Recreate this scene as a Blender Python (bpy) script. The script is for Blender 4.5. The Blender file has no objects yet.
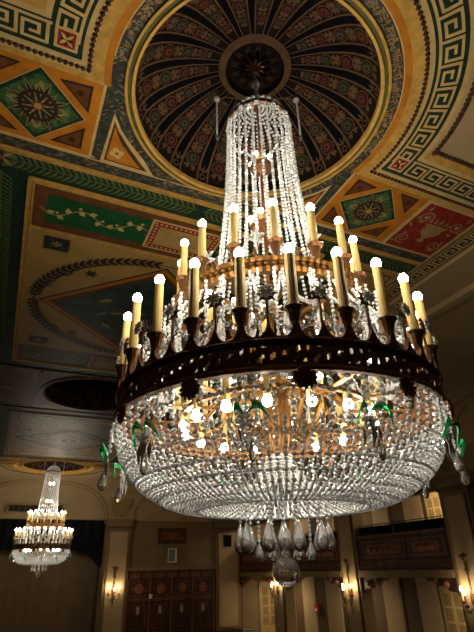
import bpy, math, random
from mathutils import Vector, Matrix
random.seed(7)
C = bpy.context.scene.collection
PI = math.pi
R = math.radians
E = 4.2                      # height of the viewer's eye above the ballroom floor
CH = 4.914 + E               # height of the flat ceiling

# ------------------------------------------------------------------ camera, world, exposure
F, PITCH, ROLL, YAW = 475.26, R(28.01), R(-1.49), R(25.01)
fw = Vector((math.sin(YAW)*math.cos(PITCH), math.cos(YAW)*math.cos(PITCH), math.sin(PITCH)))
r0 = Vector((math.cos(YAW), -math.sin(YAW), 0)); u0 = r0.cross(fw)
r1 = r0*math.cos(ROLL)+u0*math.sin(ROLL); u1 = -r0*math.sin(ROLL)+u0*math.cos(ROLL)
cd = bpy.data.cameras.new('camera'); cam = bpy.data.objects.new('camera', cd); C.objects.link(cam)
mw = Matrix((r1, u1, -fw)).transposed().to_4x4(); mw.translation = Vector((-1.939, -3.419, E))
cam.matrix_world = mw
cd.sensor_fit = 'VERTICAL'; cd.sensor_height = 24; cd.lens = F*24/632
cd.clip_start = .05; cd.clip_end = 200
bpy.context.scene.camera = cam
w = bpy.data.worlds.new('world'); bpy.context.scene.world = w; w.use_nodes = True
w.node_tree.nodes['Background'].inputs[0].default_value = (1, .72, .42, 1)
w.node_tree.nodes['Background'].inputs[1].default_value = .004
sc = bpy.context.scene
sc.view_settings.view_transform = 'Standard'; sc.view_settings.look = 'None'
sc.view_settings.gamma = 1; sc.view_settings.use_curve_mapping = False
sc.view_settings.exposure = 0.45
cy = sc.cycles
cy.use_denoising = True; cy.use_light_tree = True
cy.max_bounces = 9; cy.diffuse_bounces = 3; cy.glossy_bounces = 4; cy.transmission_bounces = 7
cy.transparent_max_bounces = 8; cy.sample_clamp_indirect = 6; cy.caustics_refractive = True; cy.caustics_reflective = False
BULB = 95.0; SCONCE = 95.0; LAMP = 60.0

# ------------------------------------------------------------------ materials
def mat(name, col, rough=.6, metal=0, var=0, scale=6, spec=.12, bump=0, detail=6, stretch=None):
    m = bpy.data.materials.new(name); m.use_nodes = True; nt = m.node_tree; b = nt.nodes['Principled BSDF']
    b.inputs['Base Color'].default_value = (*col, 1); b.inputs['Roughness'].default_value = rough
    b.inputs['Metallic'].default_value = metal; b.inputs['Specular IOR Level'].default_value = spec
    if var or bump:
        tc = nt.nodes.new('ShaderNodeTexCoord'); n = nt.nodes.new('ShaderNodeTexNoise')
        n.inputs['Scale'].default_value = scale; n.inputs['Detail'].default_value = detail
        if stretch:
            mp = nt.nodes.new('ShaderNodeMapping'); mp.inputs['Scale'].default_value = stretch
            nt.links.new(tc.outputs['Object'], mp.inputs[0]); nt.links.new(mp.outputs[0], n.inputs['Vector'])
        else: nt.links.new(tc.outputs['Object'], n.inputs['Vector'])
        if var:
            cr = nt.nodes.new('ShaderNodeValToRGB')
            cr.color_ramp.elements[0].position = .3; cr.color_ramp.elements[1].position = .72
            cr.color_ramp.elements[0].color = (*[c*(1-var) for c in col], 1)
            cr.color_ramp.elements[1].color = (*[min(1, c*(1+var*.7)) for c in col], 1)
            nt.links.new(n.outputs['Fac'], cr.inputs[0]); nt.links.new(cr.outputs[0], b.inputs['Base Color'])
        if bump:
            bp = nt.nodes.new('ShaderNodeBump'); bp.inputs['Strength'].default_value = bump; bp.inputs['Distance'].default_value = .01
            nt.links.new(n.outputs['Fac'], bp.inputs['Height']); nt.links.new(bp.outputs[0], b.inputs['Normal'])
    return m
def emit(name, col, s):
    m = bpy.data.materials.new(name); m.use_nodes = True; nt = m.node_tree
    b = nt.nodes['Principled BSDF']; b.inputs['Base Color'].default_value = (.9, .85, .75, 1)
    b.inputs['Emission Color'].default_value = (*col, 1); b.inputs['Emission Strength'].default_value = s
    return m
def crystal(name, col, trans, rough, frost):
    m = bpy.data.materials.new(name); m.use_nodes = True; nt = m.node_tree; b = nt.nodes['Principled BSDF']
    b.inputs['Base Color'].default_value = (*col, 1); b.inputs['Roughness'].default_value = rough
    b.inputs['IOR'].default_value = 1.55; b.inputs['Transmission Weight'].default_value = trans
    b.inputs['Specular IOR Level'].default_value = .8
    return m
M = {}
def mk(k, *a, **kw): M[k] = mat(k, *a, **kw)
mk('plaster_cream', (.40, .29, .155), .7, var=.12, scale=1.2)
mk('cream', (.52, .36, .145), .55, var=.18, scale=7)
mk('gold', (.46, .27, .065), .42, var=.25, scale=9)
mk('ochre', (.42, .155, .013), .5, var=.22, scale=6)
mk('green_black', (.012, .030, .018), .5, var=.3, scale=9)
mk('panel_green', (.040, .105, .030), .55, var=.7, scale=16)
mk('rinceau_green', (.010, .075, .020), .5, var=.35, scale=8)
mk('leaf_green', (.10, .115, .035), .55, var=.3, scale=9)
mk('leaf_bright', (.075, .15, .04), .55, var=.3, scale=9)
mk('red', (.23, .022, .014), .55, var=.3, scale=8)
mk('rust', (.27, .07, .022), .55, var=.2, scale=8)
mk('maroon', (.07, .018, .010), .5, var=.35, scale=8)
mk('slate_blue', (.040, .046, .036), .5, var=.5, scale=8)
mk('pale_blue', (.14, .145, .10), .55, var=.2, scale=8)
mk('brown', (.12, .045, .016), .5, var=.3, scale=7)
mk('tan', (.30, .20, .085), .55, var=.2, scale=8)
mk('beige_field', (.38, .24, .070), .5, var=.16, scale=2.5)
mk('grey_olive', (.20, .125, .052), .5, var=.5, scale=7, spec=.25)
mk('teal', (.022, .052, .042), .45, var=.7, scale=5)
mk('dark_brown', (.065, .034, .018), .5, var=.5, scale=7, spec=.22)
mk('olive', (.10, .095, .028), .5, var=.3, scale=8)
mk('scroll_dark', (.028, .018, .014), .5)
mk('dome_black', (.0015, .0015, .003), .9, spec=.1)
mk('dome_band', (.009, .005, .003), .8, spec=.1, var=.3, scale=12)
mk('dome_tan', (.10, .056, .028), .8, spec=.1, var=.2, scale=12)
mk('dome_red', (.060, .010, .007), .5, var=.2, scale=12)
mk('dome_green', (.022, .030, .016), .5, var=.2, scale=12)
mk('bead_dark', (.075, .035, .020), .4, var=.3, scale=12)
mk('wood', (.15, .062, .028), .4, var=.35, scale=5, stretch=(1, 1, .2))
mk('wood_dark', (.075, .032, .017), .42, var=.35, scale=5, stretch=(1, 1, .2))
mk('wood_carved', (.26, .105, .045), .5, var=.7, scale=22)
mk('wall_tan', (.24, .165, .085), .7, var=.1, scale=1.5)
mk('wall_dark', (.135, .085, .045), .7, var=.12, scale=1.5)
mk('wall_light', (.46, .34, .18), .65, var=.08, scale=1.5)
mk('black_cloth', (.006, .006, .007), .8)
mk('curtain', (.17, .115, .06), .8, var=.1, scale=2)
mk('carpet', (.10, .04, .025), .9, var=.5, scale=4)
mk('bronze', (.15, .075, .042), .40, metal=.35, var=.4, scale=25, bump=.4)
mk('copper', (.18, .082, .033), .40, metal=.6, var=.3, scale=25, bump=.3)
mk('gilt', (.21, .10, .026), .38, metal=.6, var=.25, scale=20)
mk('wax', (.62, .45, .17), .5, spec=.3)
mk('star_glass', (.92, .94, .97), .22, metal=.35, spec=.9)
mk('black_plastic', (.01, .01, .01), .4, spec=.4)
mk('white_plastic', (.75, .74, .70), .4)
mk('grey_plastic', (.16, .16, .15), .5)
mk('red_plastic', (.55, .03, .02), .4)
M['bulb'] = emit('bulb', (1, .885, .69), BULB)
M['sconce_bulb'] = emit('sconce_bulb', (1, .78, .50), SCONCE)
M['lamp'] = emit('lamp', (1, .82, .55), LAMP)
M['crystal'] = crystal('crystal', (.94, .97, 1), .42, .02, 0)
M['clear'] = crystal('clear_crystal', (.99, .99, 1), .90, .0, 0)
M['green_glass'] = crystal('green_glass', (.02, .62, .22), .45, .05, 0)
M['pane'] = crystal('pane', (.8, .7, .5), .5, .1, 0)

# ------------------------------------------------------------------ mesh helpers
class MB:
    def __init__(s): s.v = []; s.f = []; s.m = []; s.mats = []
    def mi(s, k):
        if k not in s.mats: s.mats.append(k)
        return s.mats.index(k)
    def face(s, pts, k):
        n = len(s.v); s.v += [tuple(p) for p in pts]; s.f.append(tuple(range(n, n+len(pts)))); s.m.append(s.mi(k))
    def box(s, a, b, k, T=None):
        x0, y0, z0 = a; x1, y1, z1 = b
        P = [(x0,y0,z0),(x1,y0,z0),(x1,y1,z0),(x0,y1,z0),(x0,y0,z1),(x1,y0,z1),(x1,y1,z1),(x0,y1,z1)]
        if T: P = [tuple(T @ Vector(p)) for p in P]
        n = len(s.v); s.v += P
        for q in ((0,3,2,1),(4,5,6,7),(0,1,5,4),(1,2,6,5),(2,3,7,6),(3,0,4,7)):
            s.f.append(tuple(n+i for i in q)); s.m.append(s.mi(k))
    def lathe(s, prof, n, k, T=None, close=True, sx=1, sy=1, a0=0, flute=0):
        base = len(s.v)
        for (r, z) in prof:
            for i in range(n):
                a = a0+2*PI*i/n; rr = r*(1-flute*(i % 2))
                p = Vector((rr*math.cos(a)*sx, rr*math.sin(a)*sy, z))
                s.v.append(tuple(T @ p) if T else tuple(p))
        for j in range(len(prof)-1):
            for i in range(n):
                i2 = (i+1) % n
                s.f.append((base+j*n+i, base+j*n+i2, base+(j+1)*n+i2, base+(j+1)*n+i)); s.m.append(s.mi(k))
        if close:
            if prof[0][0] > 1e-5: s.f.append(tuple(base+i for i in reversed(range(n)))); s.m.append(s.mi(k))
            if prof[-1][0] > 1e-5: s.f.append(tuple(base+(len(prof)-1)*n+i for i in range(n))); s.m.append(s.mi(k))
    def ring(s, R0, prof, n, k, a0=0, a1=2*PI, c=(0, 0)):
        """profile of (dr, z) closed loop swept round"""
        full = abs(a1-a0-2*PI) < 1e-6; N = n if full else n+1; base = len(s.v); m = len(prof)
        for i in range(N):
            a = a0+(a1-a0)*i/n
            for (dr, z) in prof:
                s.v.append((c[0]+(R0+dr)*math.cos(a), c[1]+(R0+dr)*math.sin(a), z))
        for i in range(n):
            i2 = (i+1) % N
            for j in range(m):
                j2 = (j+1) % m
                s.f.append((base+i*m+j, base+i2*m+j, base+i2*m+j2, base+i*m+j2)); s.m.append(s.mi(k))
    def tube(s, pts, r, k, n=6):
        pts = [Vector(p) for p in pts]; base = len(s.v); L = len(pts)
        for i, p in enumerate(pts):
            d = (pts[min(i+1, L-1)]-pts[max(i-1, 0)])
            d = d.normalized() if d.length > 1e-9 else Vector((0, 0, 1))
            q = d.to_track_quat('Z', 'Y').to_matrix(); rr = r[i] if isinstance(r, (list, tuple)) else r
            for j in range(n):
                a = 2*PI*j/n; s.v.append(tuple(p+q @ Vector((rr*math.cos(a), rr*math.sin(a), 0))))
        for i in range(L-1):
            for j in range(n):
                j2 = (j+1) % n
                s.f.append((base+i*n+j, base+i*n+j2, base+(i+1)*n+j2, base+(i+1)*n+j)); s.m.append(s.mi(k))
        s.f.append(tuple(base+j for j in reversed(range(n)))); s.m.append(s.mi(k))
        s.f.append(tuple(base+(L-1)*n+j for j in range(n))); s.m.append(s.mi(k))
    def bead(s, p, d, r, h, k, n=6, rot=0):
        """faceted bead centred on p, axis d"""
        q = Vector(d).to_track_quat('Z', 'Y').to_matrix().to_4x4(); q.translation = Vector(p)
        s.lathe([(0.001, -h), (r*.8, -h*.55), (r, 0), (r*.8, h*.55), (0.001, h)], n, k, q, close=False, a0=rot)
    def ball(s, p, r, k, n=10, m=6, sz=1):
        T = Matrix.Translation(Vector(p))
        s.lathe([(max(.0005, r*math.sin(PI*i/m)), -r*sz*math.cos(PI*i/m)) for i in range(m+1)], n, k, T, close=False)
    def build(s, name, parent=None, smooth=False, loc=None):
        me = bpy.data.meshes.new(name); me.from_pydata(s.v, [], s.f)
        for k in s.mats: me.materials.append(M[k])
        me.polygons.foreach_set('material_index', s.m)
        if smooth: me.polygons.foreach_set('use_smooth', [True]*len(s.f))
        me.update()
        o = bpy.data.objects.new(name, me); C.objects.link(o)
        if parent: o.parent = parent
        if loc: o.location = loc
        return o
def empty(name, loc, rz=0):
    o = bpy.data.objects.new(name, None); C.objects.link(o); o.location = loc; o.rotation_euler = (0, 0, rz); o.empty_display_size = .1
    return o
def tag(o, label, cat, group=None):
    o['label'] = label; o['category'] = cat
    if group: o['group'] = group
    return o
def struct(mb, name, **k):
    o = mb.build(name, **k); o['kind'] = 'structure'; return o
def inst(src, parent, rz=0, loc=None):
    o = src.copy(); C.objects.link(o); o.parent = parent
    if loc is not None: o.location = loc
    o.rotation_euler = (0, 0, rz)
    for ch in src.children:
        c = ch.copy(); C.objects.link(c); c.parent = o
    return o
def copy_tree(o, parent=None):
    c = o.copy(); C.objects.link(c); c.parent = parent
    for ch in list(o.children): copy_tree(ch, c)
    return c

# ------------------------------------------------------------------ the painted ceiling (one structure mesh)
cl = MB()
_pr = random.Random(1)
def P(pts, k, L):
    z = CH-.0022*L-_pr.random()*.0012
    cl.face([(x, y, z) for x, y in pts], k)
def rect(x0, y0, x1, y1, k, L): P([(x0, y0), (x0, y1), (x1, y1), (x1, y0)], k, L)
def stroke(pts, wd, k, L, mp=None):
    for i in range(len(pts)-1):
        (x0, y0), (x1, y1) = pts[i], pts[i+1]; dx, dy = x1-x0, y1-y0; l = math.hypot(dx, dy) or 1e-6
        ex, ey = dx/l*wd/2, dy/l*wd/2
        q = [(x0-ex-ey, y0-ey+ex), (x1+ex-ey, y1+ey+ex), (x1+ex+ey, y1+ey-ex), (x0-ex+ey, y0-ey-ex)]
        if mp: q = [mp(*a) for a in q]
        P(q, k, L)
def curve(pts, wd, k, L):
    n = len(pts); A = []; B = []
    for i, (x, y) in enumerate(pts):
        a = pts[max(0, i-1)]; b = pts[min(n-1, i+1)]; dx, dy = b[0]-a[0], b[1]-a[1]; l = math.hypot(dx, dy) or 1e-6
        ww = (wd[i] if isinstance(wd, list) else wd)/2
        A.append((x-dy/l*ww, y+dx/l*ww)); B.append((x+dy/l*ww, y-dx/l*ww))
    for i in range(n-1): P([A[i], A[i+1], B[i+1], B[i]], k, L)
def leaf(x, y, a, l, wd, k, L):
    ca, sa = math.cos(a), math.sin(a)
    P([(x+ca*u-sa*v, y+sa*u+ca*v) for u, v in ((0, 0), (l*.3, wd/2), (l*.65, wd*.42), (l, 0), (l*.65, -wd*.3), (l*.3, -wd/2))], k, L)
def disc(x, y, r, k, L, n=14, ry=None):
    ry = ry or r; P([(x+r*math.cos(2*PI*i/n), y+ry*math.sin(2*PI*i/n)) for i in range(n)], k, L)
def loopframe(x0, y0, x1, y1, wd, k, L):
    rect(x0, y0, x1, y0+wd, k, L); rect(x0, y1-wd, x1, y1, k, L); rect(x0, y0+wd, x0+wd, y1-wd, k, L); rect(x1-wd, y0+wd, x1, y1-wd, k, L)
def arcband(c, ra, rb, a0, a1, k, L, n=48):
    for i in range(n):
        p, q = a0+(a1-a0)*i/n, a0+(a1-a0)*(i+1)/n
        P([(c[0]+ra*math.cos(p), c[1]+ra*math.sin(p)), (c[0]+rb*math.cos(p), c[1]+rb*math.sin(p)),
           (c[0]+rb*math.cos(q), c[1]+rb*math.sin(q)), (c[0]+ra*math.cos(q), c[1]+ra*math.sin(q))], k, L)
KEY = [[(0, .06), (1, .06)], [(.06, .06), (.06, .94), (.86, .94), (.86, .30), (.34, .30), (.34, .66), (.60, .66)]]
def greek(mp, n, L, k='cream', wd=.12):
    """n key cells laid along a band; mp maps (u in cells, v 0..1) to ceiling x, y"""
    for i in range(n):
        for ln in KEY:
            pl = []
            for j in range(len(ln)-1):
                (a, b), (c, d) = ln[j], ln[j+1]; m = 3 if abs(c-a) > .5 else 1
                for t in range(m): pl.append((a+(c-a)*t/m+i, b+(d-b)*t/m))
            pl.append((ln[-1][0]+i, ln[-1][1])); stroke(pl, wd, k, L, mp)
def medallion(x, y, s, rot=0, L=8):
    """dark acanthus rosette with tan leaves"""
    disc(x, y, s*.62, 'scroll_dark', L, 20)
    for i in range(16):
        a = rot+2*PI*i/16; l = s*(.85 if i % 2 else 1.12)
        leaf(x+math.cos(a)*s*.1, y+math.sin(a)*s*.1, a, l*1.04, s*.24, 'tan', L+1); leaf(x+math.cos(a)*s*.1, y+math.sin(a)*s*.1, a, l*.95, s*.17, 'scroll_dark', L+2)
        for q in (-1, 1): leaf(x+math.cos(a)*s*.55, y+math.sin(a)*s*.55, a+q*.7, s*.28, s*.13, 'scroll_dark', L+2)
    for i in range(8):
        a = rot+2*PI*i/8+.2; leaf(x+math.cos(a)*s*.15, y+math.sin(a)*s*.15, a, s*.42, s*.08, 'tan', L+3)
    disc(x, y, s*.15, 'gold', L+4, 12)
def scroll(x, y, r, turns, s, k, L, a0=0, wd=.03):
    pts = []; n = int(16*turns)
    for i in range(n+1):
        t = i/n; a = a0+s*2*PI*turns*t; rr = r*(1-.8*t); pts.append((x+rr*math.cos(a), y+rr*math.sin(a)))
    curve(pts, [wd*(1-.4*i/n) for i in range(n+1)], k, L)
def vine(x0, x1, y, amp, k, L, flip=1, leaves='cream', horizontal=True, wl=.45):
    n = max(8, int(abs(x1-x0)/.05)); pts = []
    for i in range(n+1):
        t = x0+(x1-x0)*i/n; pts.append((t, y+flip*amp*math.sin((t-x0)*2*PI/wl/2)))
    sw = (lambda p: p) if horizontal else (lambda p: (p[1], p[0]))
    curve([sw(p) for p in pts], .025, k, L)
    for i in range(2, n, 3):
        p = sw(pts[i]); q = sw(pts[i+1]); a = math.atan2(q[1]-p[1], q[0]-p[0]); sd = 1 if (i//3) % 2 else -1
        leaf(p[0], p[1], a+sd*1.0, .13, .085, leaves, L+1); leaf(p[0], p[1], a+sd*.45, .10, .06, leaves, L+1)
        if i % 2: disc(p[0]+.07*math.cos(a-sd*1.2), p[1]+.07*math.sin(a-sd*1.2), .028, leaves, L+1, 8)

DOMES = [(0.0, 1.47), (11.45, 1.50), (23.64, 1.52)]
# base plane with three round holes
XR = 10.0; YN, YF = -8.0, 26.3
def hole_patch(x0, y0, x1, y1, c, r, k, L, n=96, rfn=None):
    for i in range(n):
        p, q = 2*PI*i/n, 2*PI*(i+1)/n
        def edge(a):
            ca, sa = math.cos(a), math.sin(a); t = 1e9
            if ca > 1e-9: t = min(t, (x1-c[0])/ca)
            if ca < -1e-9: t = min(t, (x0-c[0])/ca)
            if sa > 1e-9: t = min(t, (y1-c[1])/sa)
            if sa < -1e-9: t = min(t, (y0-c[1])/sa)
            return t
        tp, tq = edge(p), edge(q)
        P([(c[0]+r*math.cos(p), c[1]+r*math.sin(p)), (c[0]+tp*math.cos(p), c[1]+tp*math.sin(p)),
           (c[0]+tq*math.cos(q), c[1]+tq*math.sin(q)), (c[0]+r*math.cos(q), c[1]+r*math.sin(q))], k, L)
for (yc, r) in DOMES: hole_patch(-2, yc-2, 2, yc+2, (0, yc), r, 'plaster_cream', 0, 96)
ys = [YN, -2, 2, 9.45, 13.45, 21.64, 25.64, YF]
for i in range(7):
    a, b = ys[i], ys[i+1]
    if i in (1, 3, 5):
        rect(-XR, a, -2, b, 'plaster_cream', 0); rect(2, a, XR, b, 'plaster_cream', 0)
    else: rect(-XR, a, XR, b, 'plaster_cream', 0)

# apse-like ends: gold, bead, key bands that curve round the first and the last dome
def dome_end(yc, sy, detail=True):
    c = (0, yc)
    def pol(a, r): return (r*math.cos(a), yc+sy*r*math.sin(a))
    Ya = .39
    # half turn behind the dome (y < 0 side) plus the short piece up to the panels
    for ra, rb, k, L in ((1.57, 1.705, 'slate_blue', 2), (1.705, 1.72, 'cream', 3), (1.72, 1.80, 'ochre', 3), (1.80, 1.93, 'gold', 2), (1.93, 2.04, 'cream', 2),
                         (2.04, 2.06, 'green_black', 2), (2.06, 2.35, 'green_black', 2), (2.35, 2.385, 'green_black', 2), (2.385, 2.45, 'cream', 2)):
        for i in range(72):
            p, q = PI+PI*i/72, PI+PI*(i+1)/72
            P([pol(p, ra), pol(p, rb), pol(q, rb), pol(q, ra)], k, L)
        for sg in (-1, 1):
            ymax = {1.57: 0, 1.705: 0, 1.72: .39, 1.80: .37, 1.93: .27, 2.04: .18, 2.06: .16, 2.35: .16, 2.385: .16}[ra]
            if ymax:
                for j in range(6):
                    y0, y1 = ymax*j/6, ymax*(j+1)/6
                    P([(sg*math.sqrt(ra*ra-y0*y0), yc+sy*y0), (sg*math.sqrt(rb*rb-y0*y0), yc+sy*y0), (sg*math.sqrt(rb*rb-y1*y1), yc+sy*y1), (sg*math.sqrt(ra*ra-y1*y1), yc+sy*y1)], k, L)
    if detail:
        n = 23; ang = PI+.06*2
        def mp(u, v): return pol(PI-.0+ (u/n)*PI, 2.075+.26*v)
        greek(mp, n, 4)
    for sg in (-1, 1):
        # straight arm of the same bands running outward over the panels
        def rr(x0, y0, x1, y1, k, L): rect(min(sg*x0, sg*x1), min(yc+sy*y0, yc+sy*y1), max(sg*x0, sg*x1), max(yc+sy*y0, yc+sy*y1), k, L)
        rr(1.80, .33, 4.35, .40, 'gold', 3); rr(1.92, .21, 4.35, .33, 'cream', 2); rr(2.04, .16, 4.35, .185, 'green_black', 5)
        rr(2.05, -.14, 4.35, .16, 'green_black', 3); rr(2.42, -.20, 4.35, -.14, 'cream', 3)
        rr(2.40, -.31, 4.35, -.20, 'gold', 1)
        rr(2.09, -.11, 2.33, .13, 'cream', 6); rr(2.12, -.08, 2.30, .10, 'red', 7)
        for q in range(4):
            a = PI/4+q*PI/2; leaf(sg*2.21, yc+sy*.01, a, .095, .035, 'cream', 8); leaf(sg*2.21, yc+sy*.01, a+PI/4, .07, .05, 'scroll_dark', 8)
        if detail:
            def mp2(u, v): return (sg*(2.38+u*.30), yc+sy*(-.12+.26*v))
            greek(mp2, 6, 5)
dome_end(0, 1); dome_end(23.64, -1)
def diamond_bay(yc, sy, detail=True):
    """slate band, spandrels, ochre diamond panels, red urn panels between dome and leaf frame"""
    for sg in (-1, 1):
        def m(x, y): return (sg*x, yc+sy*y)
        # slate fill between dome and X=1.74
        n = 20
        for i in range(n):
            a0 = PI/2*i/n; a1 = PI/2*(i+1)/n
            def e(a):
                t = min(1.74/max(math.cos(a), 1e-6), 1.58/max(math.sin(a), 1e-6)); return (t*math.cos(a), t*math.sin(a))
            P([m(1.57*math.cos(a0), 1.57*math.sin(a0)), m(*e(a0)), m(*e(a1)), m(1.57*math.cos(a1), 1.57*math.sin(a1))], 'slate_blue', 2)
        P([m(0, 1.55), m(1.74, 1.55), m(1.74, 1.58), m(0, 1.58)], 'slate_blue', 2)
        # spandrel triangle with a gold edge
        P([m(1.57, .72), m(1.60, 1.56), m(.86, 1.56), m(1.05, 1.33), m(1.28, 1.12), m(1.45, .93)], 'cream', 4)
        P([m(1.545, .83), m(1.555, 1.515), m(.96, 1.515), m(1.12, 1.36), m(1.33, 1.14), m(1.47, .97)], 'dark_brown', 5)
        P([m(1.52, .93), m(1.53, 1.49), m(1.06, 1.49), m(1.2, 1.36), m(1.38, 1.17), m(1.47, 1.03)], 'ochre', 6)
        for q in range(4): disc(*m(1.415+.055*math.cos(q*PI/2+.4), 1.34+.055*math.sin(q*PI/2+.4)), .042, 'cream', 7, 10)
        disc(*m(1.415, 1.34), .025, 'rust', 8, 8)
        # ochre panel
        P([m(1.72, .39), m(3.18, .39), m(3.18, 1.56), m(1.72, 1.56)], 'cream', 2.8)
        P([m(1.755, .40), m(3.15, .40), m(3.15, 1.53), m(1.755, 1.53)], 'ochre', 3)
        D = [(2.43, .44), (1.89, .965), (2.43, 1.49), (2.95, .965)]
        def sc_(s): return [m(2.42+(x-2.42)*s, .965+(y-.965)*s) for x, y in D]
        P(sc_(1.03), 'cream', 4); P(sc_(1.0), 'green_black', 5); P(sc_(.89), 'panel_green', 6)
        medallion(*m(2.42, .965), .31, .3, 8)
        for (dx, dy) in ((.33, 0), (-.33, 0), (0, .33), (0, -.33)):
            for q in (-1.15, -.75, -.35, .35, .75, 1.15):
                a = math.atan2(dy, dx)+q+PI; leaf(*m(2.42+dx*1.08, .965+dy*1.08), math.atan2(sy*math.sin(a), sg*math.cos(a)), .17-.03*abs(q), .045, 'tan' if abs(q) < .5 else 'leaf_bright', 8)
        for T in (((2.23, .50), (1.86, .46), (1.86, .85)), ((2.63, .46), (2.99, .46), (2.99, .80)), ((1.86, 1.08), (1.86, 1.45), (2.25, 1.45)), ((2.99, 1.13), (2.99, 1.45), (2.62, 1.45))):
            cx = sum(t[0] for t in T)/3; cy_ = sum(t[1] for t in T)/3
            P([m(*t) for t in T], 'scroll_dark', 5); P([m(cx+(x-cx)*.78, cy_+(y-cy_)*.78) for x, y in T], 'brown', 6)
            disc(*m(cx, cy_), .045, 'maroon', 7, 8)
        # urn panel
        P([m(3.18, .42), m(4.27, .42), m(4.27, 1.57), m(3.18, 1.57)], 'cream', 3)
        P([m(3.22, .45), m(4.24, .45), m(4.24, 1.54), m(3.22, 1.54)], 'red', 4)
        ux, uy = 3.73, 1.0
        U = [(-.07, .28), (.07, .28), (.05, .22), (.03, .17), (.16, .06), (.20, -.03), (.17, -.05), (.22, -.14), (.25, -.16), (-.25, -.16), (-.22, -.14), (-.17, -.05), (-.20, -.03), (-.16, .06), (-.03, .17), (-.05, .22)]
        # the urn stands along the room's length
        P([m(ux+a, uy+b) for a, b in U], 'tan', 6)
        for s2 in (-1, 1):
            X, Y = m(ux+s2*.33, uy-.26); scroll(X, Y, .13, 1.6, s2*sg, 'tan', 6, 0, .03); disc(X, Y, .03, 'cream', 7, 8)
            X, Y = m(ux+s2*.33, uy+.30); scroll(X, Y, .13, 1.6, -s2*sg, 'tan', 6, 1, .03)
            for q in range(7):
                t = -.4+q*.13; X, Y = m(ux+s2*(.40), uy+t); leaf(X, Y, sy*(PI/2)*(1 if q % 2 else -1)+q*.7, .12, .05, 'tan', 6)
        for q in range(5):
            X, Y = m(ux+(q-2)*.08, uy-.18); leaf(X, Y, math.atan2(-sy, (q-2)*.35*sg), .16-.02*abs(q-2), .05, 'tan', 6)
    # random flecks on the slate band
    rnd = random.Random(3)
    if detail:
        for i in range(1500):
            a = rnd.uniform(0, 2*PI); rr = rnd.uniform(1.60, 1.69); x, y = rr*math.cos(a), rr*math.sin(a)
            if y > 0 and rnd.random() < .75:
                x, y = rnd.uniform(-1.69, 1.69), rnd.uniform(.4, 1.52)
                if math.hypot(x, y) < 1.6: continue
                if abs(x) > .86 and abs(x) < 1.63 and y > .70: continue
            d = rnd.choice((.6, 2.3))+rnd.uniform(-.15, .15); l = rnd.uniform(.03, .06)
            stroke([(x, yc+sy*y), (x+l*math.cos(d), yc+sy*(y+l*math.sin(d)))], .011, rnd.choice(('tan', 'rust', 'pale_blue', 'tan', 'scroll_dark', 'pale_blue')), 3)
diamond_bay(0, 1); diamond_bay(23.64, -1, False)
# long strips that cross the ceiling
def cross_strips(y, sy):
    def q(a, b, k, L, xa=-4.27, xb=4.27): rect(xa, min(y+sy*a, y+sy*b), xb, max(y+sy*a, y+sy*b), k, L)
    q(1.565, 1.585, 'cream', 3); q(1.585, 1.76, 'slate_blue', 2)
    rnd = random.Random(5)
    for i in range(700):
        x = rnd.uniform(-4.2, 4.2); yy = rnd.uniform(1.60, 1.74); d = rnd.choice((.6, 2.4)); l = .05
        stroke([(x, y+sy*yy), (x+l*math.cos(d), y+sy*(yy+l*.4*math.sin(d)))], .008, rnd.choice(('scroll_dark', 'pale_blue', 'tan')), 3)
    q(1.76, 1.84, 'gold', 3)
cross_strips(0, 1); cross_strips(23.64, -1)
def leafband(x0, y0, x1, y1, k='leaf_green'):
    """dark strip of herringbone palm leaves from one end to the other"""
    ln = math.hypot(x1-x0, y1-y0); a = math.atan2(y1-y0, x1-x0); n = int(ln/.085)
    ca, sa = math.cos(a), math.sin(a)
    stroke([(x0, y0), (x1, y1)], .02, k, 5)
    for i in range(n):
        t = (i+.5)/n*ln; px, py = x0+ca*t, y0+sa*t
        for s in (-1, 1):
            pts = []
            for j in range(4):
                u = j/3; f = .11*u*(1+.2*u); g = s*.15*math.sin(u*PI/2)
                pts.append((px+ca*f-sa*g, py+sa*f+ca*g))
            curve(pts, [.012, .034, .030, .006], k if (i+(s > 0)) % 3 else 'leaf_bright', 5)
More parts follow.
